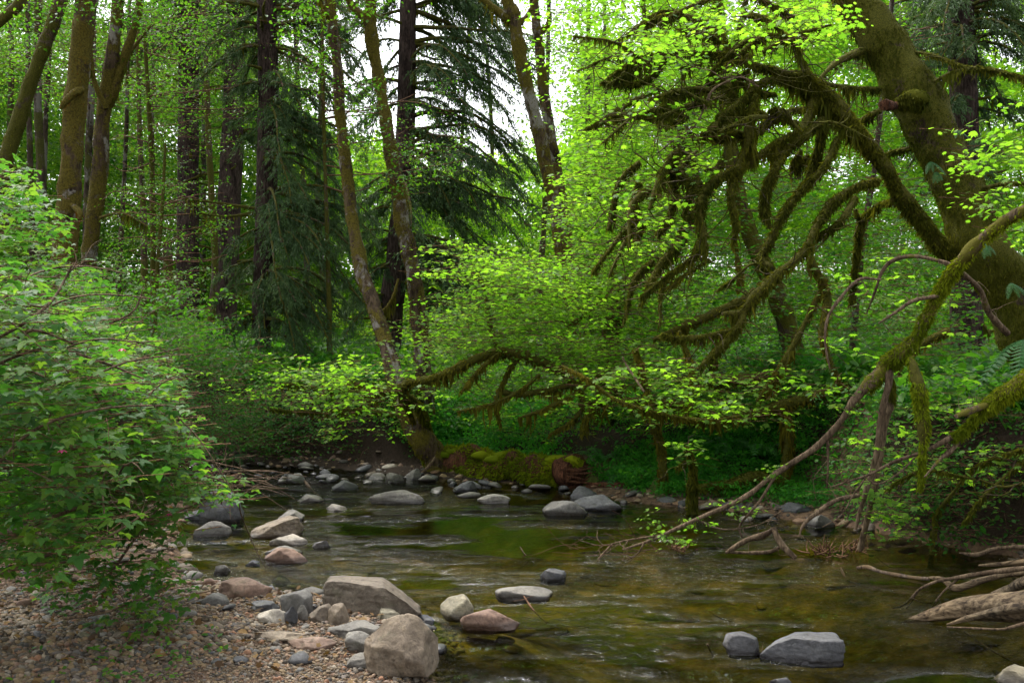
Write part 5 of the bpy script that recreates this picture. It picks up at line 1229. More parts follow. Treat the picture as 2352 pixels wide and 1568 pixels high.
# ------------------------------------------------------------------ vine maples: tiers of leaves on mossy contorted stems
def vine_maple(label, polys, stems, seed, leafm='maple', tpl=T_MAPLE5, size=.075, parts=0, moss_len=.3, base=None, per=160, name='vine_maple', mm_='moss'):
    rng = np.random.default_rng(seed)
    c0, r0 = path(stems[0], .08) if stems else (None, None)
    b = c0[-1] if base is None else base
    t = thing(name, label, 'tree', b)
    for k, S in enumerate(stems):
        c, r = path(S, .06)
        if k == 0: c, r = ground_end(c, r)
        mb = MB(); r = r * (.72 if seed == 101 else 1); V = tube(mb, c, r * .85, 8, .25, 9, seed + k, .8); limb_twigs(mb, rng, c, r, 4, .2, .6, .006); o = mb.build('stem' if k == 0 else 'branch', M['bark_moss'], t)
        mm = MB(); hang_moss(mm, c, r, per, .03, moss_len, rng, .014, 4, k); ln = len(c) * .06; fuzz(mm, V, rng, int(700 * ln), .05, .011, .5)
        if mm.n: mm.build('moss', M[mm_], o, kind='stuff', smooth=False)
    tw, lf = MB(), MB(); al = []
    for (poly, n, m, k, L, Y0, Y1) in polys:
        c = poly_pts(rng, poly, n, Y0, Y1, clump=55)
        if m > 1: c = clusters(rng, c, m, .28, .05)
        al.append(sprays(rng, c, k, L, size, tilt=.2, droop=.2, twigs=tw, pmean=.24))
    a = [np.concatenate([q[i] for q in al]) for i in range(4)]
    rest = np.ones(len(a[0]), bool)
    if parts: rest = leaf_parts(t, tpl, *a, parts, leafm)
    put_leaves(lf, tpl, *[q[rest] for q in a])
    tw.build('twigs', M['twig'], t, kind='stuff'); lf.build('foliage', M[leafm], t, kind='stuff'); return t

vine_maple('broad bright vine maple whose tiers of leaves glow over the middle of the far bank',
    [([(1340, 330), (1440, 360), (1500, 480), (1480, 600), (1300, 600), (1280, 480)], 70, 3, 10, .5, 11, 13.5), ([(1030, 560), (1180, 580), (1300, 600), (1480, 590), (1560, 700), (1560, 800), (1480, 860), (1300, 850), (1180, 800), (1040, 830), (1000, 800), (990, 740), (1010, 690), (1060, 650)], 480, 3, 10, .5, 10.4, 13.4), ([(900, 830), (1500, 860), (1480, 960), (1250, 1000), (1000, 960)], 90, 3, 9, .4, 11.6, 13.6)],
    [[(1290, 850, 11, 30), (1240, 830, 11, 34), (1190, 812, 11, 36), (1120, 815, 11, 34), (1050, 845, 11.1, 34), (990, 870, 11.2, 32), (930, 885, 11.4, 30), (945, 960, 12.1, 20), (985, 1025, 12.4, 20)],
     [(1190, 815, 11, 16), (1165, 860, 11, 15), (1140, 920, 11, 12), (1150, 980, 11, 6)], [(930, 885, 11.3, 22), (880, 905, 11.2, 18), (840, 925, 11.1, 14), (815, 950, 11.1, 6)],
     [(930, 885, 11.3, 18), (870, 890, 11.2, 16), (830, 885, 11.2, 14), (790, 868, 11.1, 8)], [(1290, 850, 11, 22), (1320, 885, 11, 22), (1340, 930, 11, 20), (1310, 970, 11, 15), (1260, 1000, 11, 7)],
     [(1330, 930, 11, 22), (1400, 915, 10.9, 20), (1470, 920, 10.8, 16)], [(1380, 860, 10.9, 12), (1320, 905, 10.9, 15), (1250, 940, 10.9, 14), (1190, 960, 10.9, 6)], [(1240, 860, 10.8, 10), (1190, 900, 10.8, 12), (1120, 930, 10.8, 10), (1050, 945, 10.8, 5)],
     [(1480, 880, 10.8, 14), (1400, 900, 10.8, 20), (1350, 955, 10.8, 20), (1335, 1000, 10.8, 8)], [(1140, 900, 11.2, 20), (1200, 905, 11.1, 22), (1290, 890, 11, 22), (1360, 870, 11, 18)], [(1160, 800, 10.9, 12), (1100, 850, 10.9, 12), (1060, 900, 10.9, 7)], [(1100, 620, 12, 5), (1120, 700, 12, 7), (1140, 800, 12, 9)], [(1430, 640, 12, 5), (1370, 700, 12, 7), (1290, 760, 12, 9)]],
    101, parts=160, mm_='moss_gold')
vine_maple('low left-reaching vine maple fan hanging in front of the spruce base',
    [([(560, 856), (640, 860), (690, 826), (800, 818), (880, 850), (890, 900), (850, 945), (740, 930), (640, 900)], 66, 3, 9, .42, 10.2, 11.6), ([(700, 930), (860, 930), (900, 1010), (780, 1000)], 12, 2, 8, .35, 10.6, 11.6)],
    [[(640, 880, 10.9, 5), (720, 890, 10.9, 8), (810, 900, 11, 12), (900, 900, 11.2, 18), (960, 930, 11.8, 24), (985, 1000, 12.6, 26)], [(620, 940, 10.8, 4), (700, 945, 10.8, 7), (800, 940, 10.9, 9), (900, 950, 11, 12)]], 102, parts=120)
vine_maple('tall light-green maple canopy filling the upper middle right of the creek',
    [([(1300, -140), (1960, -140), (1940, 60), (1700, 160), (1600, 330), (1540, 590), (1420, 600), (1350, 560), (1330, 300), (1280, 160)], 640, 3, 10, .6, 11.5, 16)],
    [[(1560, 300, 13, 20), (1600, 420, 13, 24), (1560, 560, 13, 30), (1500, 620, 13, 34), (1440, 660, 13, 40), (1400, 760, 13, 44)], [(1560, 540, 13, 20), (1620, 440, 12.8, 22), (1680, 330, 12.7, 14)], [(1560, 350, 13, 14), (1500, 200, 13.2, 12), (1480, 40, 13.4, 10), (1470, -80, 13.4, 8)],
     [(1640, 230, 12.5, 16), (1700, 60, 12.6, 14), (1720, -60, 12.6, 12)], [(1520, 200, 12, 12), (1440, 240, 12, 16), (1380, 280, 12, 12), (1340, 300, 12, 5)]], 103, size=.088, parts=0)
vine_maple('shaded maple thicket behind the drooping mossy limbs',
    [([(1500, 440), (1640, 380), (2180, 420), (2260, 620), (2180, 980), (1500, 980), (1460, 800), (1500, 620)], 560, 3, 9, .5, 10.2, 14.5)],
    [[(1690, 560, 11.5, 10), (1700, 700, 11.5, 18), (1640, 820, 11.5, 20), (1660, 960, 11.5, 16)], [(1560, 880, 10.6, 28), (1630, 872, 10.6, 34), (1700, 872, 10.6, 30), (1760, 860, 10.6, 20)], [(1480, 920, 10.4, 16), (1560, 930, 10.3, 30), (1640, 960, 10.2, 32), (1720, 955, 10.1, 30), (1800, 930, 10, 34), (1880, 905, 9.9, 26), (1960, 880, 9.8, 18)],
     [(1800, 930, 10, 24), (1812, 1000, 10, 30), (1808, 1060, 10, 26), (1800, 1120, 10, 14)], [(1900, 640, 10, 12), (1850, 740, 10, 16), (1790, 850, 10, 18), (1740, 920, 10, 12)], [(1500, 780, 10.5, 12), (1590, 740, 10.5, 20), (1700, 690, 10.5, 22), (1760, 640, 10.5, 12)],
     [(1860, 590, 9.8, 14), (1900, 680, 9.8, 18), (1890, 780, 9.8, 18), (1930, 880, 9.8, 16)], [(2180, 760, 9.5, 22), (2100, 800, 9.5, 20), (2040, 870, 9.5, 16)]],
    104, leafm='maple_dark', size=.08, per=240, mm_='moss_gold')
vine_maple('upright maple scrub with brown mossy sticks between log and gravel spit',
    [([(1340, 830), (1520, 820), (1760, 850), (1900, 830), (1960, 900), (1860, 960), (1620, 960), (1420, 960), (1340, 930)], 150, 2, 8, .4, 9.2, 11.2)],
    [[(1460, 800, 10, 10), (1480, 870, 10, 14), (1500, 960, 10, 18), (1520, 1040, 10.2, 22)], [(1290, 840, 9.6, 5), (1350, 870, 9.5, 7), (1420, 920, 9.4, 8), (1520, 950, 9.3, 8), (1620, 965, 9.2, 9), (1700, 955, 9.1, 7)], [(1560, 760, 9.8, 10), (1590, 860, 9.8, 14), (1570, 960, 9.9, 16)]],
    105, leafm='maple', size=.085, parts=120, per=240, mm_='moss_gold')
vine_maple('bright-leaved sprigs springing from the dark right bank',
    [([(1960, 1000), (2100, 960), (2200, 1010), (2352, 1020), (2380, 1130), (2250, 1150), (2100, 1130), (1990, 1180), (1930, 1100)], 52, 1, 7, .3, 6.9, 7.7), ([(1985, 1130), (2120, 1120), (2100, 1230), (2010, 1250)], 24, 1, 7, .26, 6.9, 7.6),
     ([(2060, 830), (2200, 830), (2300, 900), (2180, 960), (2060, 930)], 18, 1, 7, .26, 7, 8), ([(1840, 640), (2040, 560), (2200, 620), (2200, 760), (1960, 860), (1860, 760)], 34, 1, 7, .3, 7.2, 8.4)],
    [[(2352, 1030, 7.0, 8), (2290, 1050, 7.1, 7), (2230, 1080, 7.2, 7), (2190, 1130, 7.3, 10), (2150, 1180, 7.5, 12)], [(2352, 1055, 7.0, 8), (2280, 1120, 7.0, 9), (2250, 1150, 7.0, 8), (2215, 1200, 7.0, 6)], [(2352, 1110, 6.8, 9), (2300, 1118, 6.9, 8), (2250, 1100, 6.9, 6)], [(2240, 1100, 7, 5), (2120, 1080, 7, 4), (2040, 1120, 7, 3)]],
    106, size=.075, parts=240, moss_len=.06, tpl=T_MAPLE7, per=30)
vine_maple('small glowing cluster of new maple leaves on a mossy post at the far shore',
    [([(1500, 985), (1540, 975), (1610, 1000), (1620, 1050), (1560, 1060), (1540, 1020)], 9, 1, 7, .25, 8.6, 9.0), ([(1530, 850), (1640, 860), (1620, 930), (1560, 925)], 9, 1, 7, .25, 8.6, 9.2), ([(1640, 900), (1700, 890), (1700, 960), (1620, 960)], 7, 1, 7, .22, 8.6, 9.2)],
    [[(1575, 1025, 9.0, 8), (1588, 1050, 9.1, 16), (1592, 1080, 9.2, 20), (1590, 1115, 9.3, 26)], [(1575, 1060, 9.1, 8), (1555, 1075, 9.0, 6)]], 107, size=.085, parts=100, tpl=T_MAPLE7, per=500, moss_len=.14)

# ------------------------------------------------------------------ berry bushes of the left bank
def berry_bush(label, polys, canes, seed, size=.085, parts=200, mat='salmon', flowers=(), base=None):
    rng = np.random.default_rng(seed); t = thing('berry_bush', label, 'bush', base)
    tw, lf = MB(), MB(); al = []
    for (poly, n, Y0, Y1) in polys:
        U = poly_pts(rng, poly, n, Y0, Y1, clump=40)
        al.append(sprays(rng, U, 5, .3, size, tilt=.24, droop=.2, twigs=tw, pmean=.32, tintn=.28))
    a = [np.concatenate([q[i] for q in al]) for i in range(4)]
    rest = leaf_parts(t, T_TRI, *a, parts, mat); put_leaves(lf, T_LITE, *[q[rest] for q in a])
    lf.build('foliage', M[mat], t, kind='stuff'); tw.build('leaf_stalks', M['twig'], t, kind='stuff')
    for L in canes:
        c, r = path(L, .04); mb = MB(); tube(mb, c, r, 6, .1, 20, seed, .1); limb_twigs(mb, rng, c, r, 5, .08, .3, .0025); mb.build('cane', M['branch_bare'], t)
    cb = MB()
    for k in range(34):
        (poly, n, Y0, Y1) = polys[0]; p = poly_pts(rng, poly, 1, Y0 + .1, Y1)[0]; d = np.array([rng.normal(.1, .6), rng.normal(0, .3), rng.normal(.35, .3)]); d /= np.linalg.norm(d); pts = [[*p, .004]]
        for q in range(4): d = d + np.array([.05, 0, -.15]) + rng.normal(0, .12, 3); p = p + d * rng.uniform(.05, .13); pts.append([*p, .004 - .0007 * q])
        c, r = wpath(pts, .06); tube(cb, c, r, 4, 0, cap=False, tint=.1)
    cb.build('thin_canes', M['branch_bare'], t, kind='stuff')
    for (u, v, Y) in flowers:
        p = P(u, v, Y); mb = MB()
        for q in range(5):
            B = leaf_basis(rng, np.array([q * 1.256]), np.array([.5]), .1); put_leaves(mb, T_OVAL, p[None], B, np.array([.022]), np.array([.5]))
        mb.build('flower', M['flower'], t)
    return t
M['flower'] = leaf_mat('pink_flower', (.3, .02, .1), (.4, .03, .14), (.5, .05, .2), .3, 1.2)
berry_bush('nearest salmonberry bush with large leaves filling the left edge', [
    ([(-150, 600), (60, 620), (190, 720), (260, 900), (280, 1100), (240, 1240), (120, 1300), (-150, 1320)], 860, 3.6, 5.0)],
    [[(-60, 860, 3.9, 7), (100, 800, 3.9, 7), (230, 830, 3.9, 6), (330, 870, 3.9, 4)], [(0, 1060, 3.8, 8), (60, 1000, 3.8, 8), (140, 960, 3.7, 7), (260, 935, 3.7, 5), (380, 930, 3.8, 4)],
     [(-30, 790, 3.9, 8), (60, 740, 3.9, 8), (120, 690, 4.0, 7), (150, 640, 4.1, 5), (165, 610, 4.1, 4)], [(-40, 830, 4, 7), (50, 770, 4, 8), (90, 760, 4, 7), (170, 790, 4, 5)],
     [(0, 1240, 4.2, 9), (90, 1200, 4.2, 9), (200, 1160, 4.2, 8), (300, 1150, 4.2, 5)], [(-20, 1330, 4.1, 8), (120, 1270, 4.1, 8), (240, 1235, 4.1, 6), (360, 1160, 4.2, 4)], [(20, 1300, 4.0, 7), (150, 1290, 4, 6), (260, 1250, 4, 4)]],
    111, size=.074, parts=280, base=(-2.0, 4.3, .35), flowers=[(143, 1032, 3.6), (280, 800, 4.2)])
berry_bush('salmonberry bush leaning its leafy edge out over the left shallows', [
    ([(150, 760), (250, 800), (330, 840), (400, 900), (410, 960), (440, 1000), (430, 1080), (470, 1110), (440, 1150), (360, 1120), (380, 1190), (300, 1230), (180, 1240), (120, 1200), (140, 1000)], 900, 4.7, 6.2),
    ([(440, 1090), (520, 1105), (548, 1140), (540, 1165), (470, 1160)], 16, 5.0, 5.6), ([(120, 1230), (300, 1210), (390, 1200), (420, 1330), (450, 1400), (330, 1450), (200, 1420), (100, 1380)], 105, 4.7, 5.6)],
    [[(60, 1180, 5, 7), (220, 1140, 5, 7), (340, 1100, 5, 6), (450, 1090, 5, 4), (530, 1110, 5.1, 3)], [(180, 1360, 5, 8), (240, 1330, 5, 7), (300, 1250, 5, 6), (360, 1170, 5, 4)], [(120, 1080, 5.2, 7), (230, 1000, 5.2, 6), (330, 990, 5.1, 4)],
     [(150, 1420, 4.8, 7), (260, 1400, 4.8, 6), (400, 1340, 4.9, 4)]],
    112, size=.072, parts=280, base=(-2.4, 5.5, .3), flowers=[(392, 1112, 4.9), (387, 1178, 4.9)])
berry_bush('upper salmonberry thicket reaching up to the alder trunk', [
    ([(-100, 350), (60, 380), (130, 480), (140, 580), (230, 640), (260, 740), (360, 800), (440, 850), (400, 900), (200, 860), (-100, 800)], 750, 5.8, 8.6)],
    [[(0, 700, 6.5, 5), (100, 650, 6.5, 5), (200, 600, 6.4, 4)], [(200, 760, 6.5, 6), (300, 720, 6.5, 5), (330, 660, 6.5, 3)], [(250, 860, 6.2, 6), (330, 820, 6.2, 5), (420, 800, 6.2, 3)]], 113, size=.08, parts=150, base=(-2.9, 7.2, .4))
berry_bush('single berry sprig arching over the water beyond the bush edge', [
    ([(470, 1090), (530, 1075), (560, 1100), (545, 1150), (500, 1160)], 9, 6.0, 6.4)], [[(400, 1180, 6.2, 6), (460, 1150, 6.2, 5), (520, 1120, 6.2, 4), (560, 1080, 6.2, 3)]], 114, size=.075, parts=40, base=(-2.2, 6.4, .1))

# ------------------------------------------------------------------ shrubs, ferns and herbs of the banks
def shrub(label, polys, seed, mat='salal', tpl=T_OVAL, size=.06, k=8, L=.35, name='shrub', cat='shrub', tilt=.4, cl=2, sx=.15, sz=.08):
    rng = np.random.default_rng(seed); tw, lf = MB(), MB(); cs = []
    for (poly, n, Y0, Y1) in polys:
        c = poly_pts(rng, poly, n, Y0, Y1, clump=40); c = clusters(rng, c, cl, sx, sz); cs.append(c)
    c = np.concatenate(cs); h, _ = ground_h(c[:, 0], c[:, 1]); c[:, 2] = np.maximum(c[:, 2], h + .03)
    b = c.mean(0); b[2] = h.mean(); t = thing(name, label, cat, b)
    put_leaves(lf, tpl, *sprays(rng, c, k, L, size, tilt=tilt, twigs=tw)); lf.build('foliage', M[mat], t, kind='stuff'); tw.build('stems', M['twig'], t, kind='stuff'); return t
shrub('dark glossy shrub mass on the shaded left bank under the berry leaves', [([(380, 800), (560, 800), (610, 900), (600, 1000), (520, 1030), (430, 1020), (400, 930)], 300, 10.5, 13)], 121, size=.055)
shrub('dark evergreen bush hanging over the undercut bank below the spruce', [([(520, 900), (640, 900), (760, 940), (850, 960), (860, 1020), (780, 1035), (600, 1010), (480, 1000)], 230, 12.4, 14.5), ([(440, 950), (860, 960), (870, 1030), (700, 1040), (440, 1020)], 150, 12.9, 13.8)], 122, size=.06)
shrub('leafy thicket between the spruce trunks and the creek bend', [([(390, 740), (560, 780), (700, 820), (860, 840), (900, 900), (700, 960), (420, 900)], 330, 14.5, 19)], 123, 'alder', size=.08, sx=.3)
shrub('brushy undergrowth at the feet of the left alders', [([(180, 600), (420, 640), (460, 850), (240, 900), (180, 760)], 330, 9.5, 15)], 124, 'maple_dark', size=.075, sx=.3)
shrub('bright green thicket glimpsed behind the spruce trunks', [([(530, 730), (900, 650), (1100, 700), (1000, 860), (560, 860)], 230, 20, 26)], 125, 'far', size=.13, sx=.5, L=.6)
shrub('green thicket behind the bright vine maple', [([(1000, 740), (1500, 700), (1500, 960), (1000, 960)], 420, 13.5, 18)], 126, 'alder', size=.09, sx=.4, L=.5)
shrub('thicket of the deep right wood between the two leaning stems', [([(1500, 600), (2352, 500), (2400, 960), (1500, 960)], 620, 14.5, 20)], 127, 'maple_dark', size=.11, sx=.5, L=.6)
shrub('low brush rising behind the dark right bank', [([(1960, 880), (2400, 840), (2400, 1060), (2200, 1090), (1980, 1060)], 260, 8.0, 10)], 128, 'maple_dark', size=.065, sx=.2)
shrub('black-green brush overhanging the dark right bank edge', [([(1990, 1040), (2420, 1040), (2420, 1235), (2180, 1235), (2010, 1200)], 260, 7.5, 8.4)], 129, 'salal', size=.06, sx=.15)

def herbs(name, label, polys, seed, mat='herb', size=.05, hmax=.3, tpl=T_OVAL):
    """ground cover: leaf tufts standing on the ground"""
    rng = np.random.default_rng(seed); P_ = []
    for (x0, x1, y0, y1, n) in polys:
        x = rng.uniform(x0, x1, n * 2); y = rng.uniform(y0, y1, n * 2); h, d = ground_h(x, y); m = (d > .12 + .25 * rng.random(n * 2)) & (vnoise(np.stack([x * 1.2, y * 1.2, 0 * x], -1), seed) > rng.normal(-.3, .3, n * 2))
        x, y, h = x[m], y[m], h[m]
        P_.append(np.stack([x, y, h + hmax * (.2 + .8 * rng.random(len(x))) * (.6 + .4 * vnoise(np.stack([x, y, 0 * x], -1), seed + 1))], -1))
    c = np.concatenate(P_); n = len(c); rot = np.stack([rng.normal(0, .2, n), rng.normal(0, .2, n), rng.random(n) * 6.28], -1); s = rng.uniform(.7, 1.3, n)
    return scatter(name, spray_meshes(tpl, 6, size * 3.2, size, .4, .3, 6, seed), M[mat], c, rot, np.stack([s] * 3, -1), label, 'ground cover')
herbs('herb_carpet', 'soft green herbs carpeting the far bank behind the mossy log', [(-1.6, 5.2, 10.2, 15, 9500), (-4.6, -1.2, 12.9, 15.5, 3600), (-4.4, -.7, 12.6, 13.9, 1500)], 131, size=.065, hmax=.4)
herbs('clover_carpet', 'deep green clover-like carpet beside the right gravel spit', [(1.2, 4.6, 8.6, 12, 5600)], 132, size=.045, hmax=.2)
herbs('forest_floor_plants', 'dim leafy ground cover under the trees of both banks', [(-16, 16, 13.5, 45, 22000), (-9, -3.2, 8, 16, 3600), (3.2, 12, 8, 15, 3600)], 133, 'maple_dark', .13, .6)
herbs('bright_waterside_herb', 'pale bright herb tuft line at the stone bar left of the log', [(-2.4, -1.0, 12.7, 13.5, 500)], 134, 'maple', .05, .16)
herbs('gravel_weeds', 'few small green weeds in the gravel of the lower left corner', [(-2.3, -1.4, 4.0, 5.2, 40)], 135, 'salmon', .04, .08)

def litter():
    rng = np.random.default_rng(160); n = 1500; x = np.concatenate([rng.uniform(-3.4, -.2, 700), rng.uniform(-5, 5, 800)]); y = np.concatenate([rng.uniform(3.8, 7.5, 700), rng.uniform(8.5, 15, 800)])
    h, d = ground_h(x, y); m = d > .05; x, y, h = x[m], y[m], h[m]; n = len(x); tp = []
    for k in range(6):
        mb = MB(); put_leaves(mb, T_OVAL if k % 2 else T_MAPLE5, np.zeros((1, 3)), leaf_basis(rng, np.array([0.0]), np.array([.1]), .3), np.array([1.0]), np.array([k / 5])); tp.append(mb.mesh('fallen_leaf'))
    s = rng.uniform(.025, .06, n); scatter('leaf_litter', tp, M['litter'], np.stack([x, y, h + .02 + .012 * rng.random(n)], -1), np.stack([rng.normal(0, .35, n), rng.normal(0, .35, n), rng.random(n) * 6.28], -1), np.stack([s] * 3, -1), 'brown and tan fallen leaves strewn on gravel and banks', 'leaf litter')
M['litter'] = leaf_mat('dead_leaf', (.05, .028, .014), (.11, .065, .03), (.2, .13, .06), .2, 1.3, .7, .1)
litter()
def fern(u, v, Y, L, label, seed, n=11, flat=False, mat='fern', spread=None, onb=False):
    rng = np.random.default_rng(seed); p = P(u, v, Y)
    if not onb: p[2] = base_z(p[0], p[1])
    t = thing('fern', label, 'fern', p)
    for k in range(n):
        az = 2 * pi * k / n + rng.normal(0, .25) if spread is None else radians(rng.uniform(*spread)); l = L * rng.uniform(.7, 1.1)
        s = np.linspace(0, 1, 16); h = np.array([math.cos(az), math.sin(az), 0])
        c = p + h * (s * l * .85)[:, None]; c[:, 2] += (-.75 * l * s ** 1.5 if onb else l * (.95 * s - .95 * s ** 2 * rng.uniform(.8, 1.2)))
        mb = MB(); tube(mb, c, .004 * (1 - .8 * s) * L / .5, 3, 0, cap=False, tint=.2)
        T = np.gradient(c, axis=0); T /= np.linalg.norm(T, axis=1)[:, None]; side = np.array([-h[1], h[0], 0.0])
        q = np.repeat(np.arange(1, 16), 2); sg = np.tile([1, -1], 15); tt = s[q]; w = .17 * l * np.sin(pi * np.clip(tt * .93 + .07, 0, 1)) ** .7
        d = side[None] * sg[:, None] + T[q] * .3; d[:, 2] -= .15; d /= np.linalg.norm(d, axis=1)[:, None]; wd = T[q] * (l / 16 * .42)
        b = c[q]; V = np.stack([b - wd, b + wd, b + d * w[:, None] * .6 + wd * .8, b + d * w[:, None]], 1)
        mb.add(V.reshape(-1, 3), ((np.arange(30) * 4)[:, None, None] + np.array([[0, 1, 2], [0, 2, 3]])[None]).reshape(-1, 3), np.clip(.5 + rng.normal(0, .15), 0, 1))
        mb.build('frond', M[mat], t, smooth=False)
    return t
for k, (u, v, Y, L, lab) in enumerate([
    (1085, 1000, 13.0, .55, 'sword fern behind the left half of the mossy log'), (1020, 1010, 13.4, .5, 'sword fern at the foot of the leaning slender maple'),
    (1190, 1020, 12.4, .5, 'sword fern just behind the mossy log top hump'), (760, 1030, 13.8, .6, 'dark fern overhanging the undercut bank'),
    (690, 1020, 13.9, .6, 'dark fern left of the waterside herb line'), (840, 1040, 13.4, .45, 'fern at the end of the undercut bank'),
    (520, 1000, 13.2, .6, 'fern in the black shade under the left bank shrubs'), (1440, 1060, 11.0, .6, 'sword fern behind the mossy stones'),
    (1510, 1040, 10.9, .55, 'sword fern by the glowing new leaves'), (1380, 1040, 11.8, .55, 'sword fern behind the rotten log end'),
    (1745, 990, 10.8, .6, 'pale sword fern hanging below the thicket branches'), (1660, 1010, 11, .5, 'sword fern left of the mossy hanging stem'),
    (2160, 940, 8.9, .6, 'fern in the shade behind the broken mossy stub'), (2290, 960, 8.4, .6, 'fern at the foot of the massive leaning maple'),
    (2350, 780, 7.6, .5, 'sword fern on the massive trunk near the right edge'), (900, 1010, 13.6, .5, 'fern left of the two riverside stems'), (960, 1060, 12.9, .35, 'tiny fern beside the log end stones')]):
    fern(u, v, Y, L, lab, 140 + k, onb=(k == 14), spread=(170, 300) if k == 14 else None, n=9)
for k, (u, v, Y, L, lab) in enumerate([(2137, 372, 8.25, .17, 'small licorice fern hanging on the leaning trunk just below the knot'), (2150, 395, 8.22, .15, 'second licorice fern a little lower on the leaning trunk'),
                                       (2262, 560, 7.95, .17, 'licorice fern on the trunk behind the reaching branch'), (2322, 650, 7.8, .2, 'licorice fern low on the massive trunk'), (2200, 300, 8.1, .12, 'tiny fern tuft on the trunk edge level with the knot')]):
    fern(u, v, Y, L, lab, 170 + k, n=5, onb=True, spread=(230, 310))
# ------------------------------------------------------------------ logs, driftwood, sticks
def log_thing(name, label, pts, mat, sides=20, groove=0, lump=.2, seed=1, moss=0, mossm='moss_green', freq=5, tint=.5, step=.04, cat='log', drop=0, parts=None):
    C, R = path(pts, step); t = thing(name, label, cat, C[0]); mb = MB(); V = tube(mb, C, R, sides, lump, freq, seed, tint, True, groove); mb.build('wood', M[mat], t)
    rng = np.random.default_rng(seed)
    if moss:
        mm = MB(); fuzz(mm, V, rng, moss, .05, .012, .35, seed); hang_moss(mm, C, R, moss / 45, .03, .14, rng, .014, 5, seed); mm.build('moss', M[mossm], t, kind='stuff', smooth=False)
    return t, C, R, V
def mossy_log():
    rng = np.random.default_rng(181)
    Y0 = 11.9
    pts = [(985, 1050, 12.5, 30), (1020, 1058, 12.3, 52), (1070, 1066, 12.1, 72), (1130, 1076, 11.8, 74), (1200, 1082, 11.5, 70), (1260, 1086, 11.25, 72), (1300, 1090, 11.1, 78), (1325, 1092, 11.0, 78)]
    C, R = path(pts, .03); t = thing('mossy_log', 'thick fallen log cloaked in bright moss with a rotten red end over the pool', 'log', C[len(C) // 2])
    R = R * (1 + .18 * vnoise(C * 4, 5)); mb = MB(); V = tube(mb, C, R, 28, .34, 4, 21, np.linspace(.9, .3, len(C))); mb.build('wood', M['rotwood'], t)
    k = int(len(C) * .84); Vm = V[:k]
    mm = MB(); fuzz(mm, Vm, rng, 26000, .05, .012, .25, 4)
    # moss cushions as lumps on the upper side
    for q in range(110):
        i = rng.integers(0, k); a = rng.uniform(-.9, .9); p = C[i] + np.array([rng.normal(0, .03), -math.sin(a) * R[i] * .8, math.cos(a) * R[i] * .9]); s = rng.uniform(.04, .1)
        Vv, Ff = ICO[2]; W = Vv * np.array([s * 1.3, s, s * .55]) * (1 + .2 * vnoise(Vv * 3 + q, 3)[:, None]) + p; mm.add(W, Ff, rng.uniform(.3, .9))
    hang_moss(mm, C[:k], R[:k], 420, .03, .16, rng, .014, 5, 7); mm.build('moss', M['moss_green'], t, kind='stuff', smooth=False)
    # rotten, splintered end
    mb = MB()
    for q in range(70):
        a = rng.uniform(0, 2 * pi); rr = R[-1] * rng.uniform(.3, 1.0); p = C[-1] + np.array([-.12, -math.cos(a) * rr, math.sin(a) * rr]); L = rng.uniform(.05, .26)
        c, r = wpath([[*p, .022], [*(p + np.array([L * .5, 0, rng.normal(0, .02)])), .018], [*(p + np.array([L * 1.2, rng.normal(0, .02), rng.normal(-.02, .04)])), .004]], .03); tube(mb, c, r, 5, .5, 20, q, .1)
    mb.build('rotten_end', M['rotwood'], t, label='splintered red-brown rotten log end')
    c, r = path([(1290, 1062, 11.0, 14), (1315, 1058, 10.95, 22), (1338, 1066, 10.95, 16)], .02); mb = MB(); V2 = tube(mb, c, r, 8, .3, 9, 3, .9); fuzz(mb, V2, rng, 900, .04, .012, .1); mb.build('moss_cap', M['moss_green'], t, label='bright moss cap on the rotten end')
mossy_log()
log_thing('fallen_log', 'reddish barkless log lying behind the mossy stones on the far shore', [(1330, 1122, 10.9, 16), (1380, 1116, 10.8, 20), (1440, 1116, 10.7, 20), (1490, 1112, 10.7, 14)], 'rotwood', seed=182, tint=0)
log_thing('root_tangle', 'dark mossy root lying along the bank right of the new-leaf cluster', [(1600, 1120, 9.9, 12), (1680, 1112, 9.9, 22), (1740, 1095, 9.9, 24), (1800, 1112, 9.9, 14)], 'bark_moss', seed=183, tint=.9, moss=1500, mossm='moss')
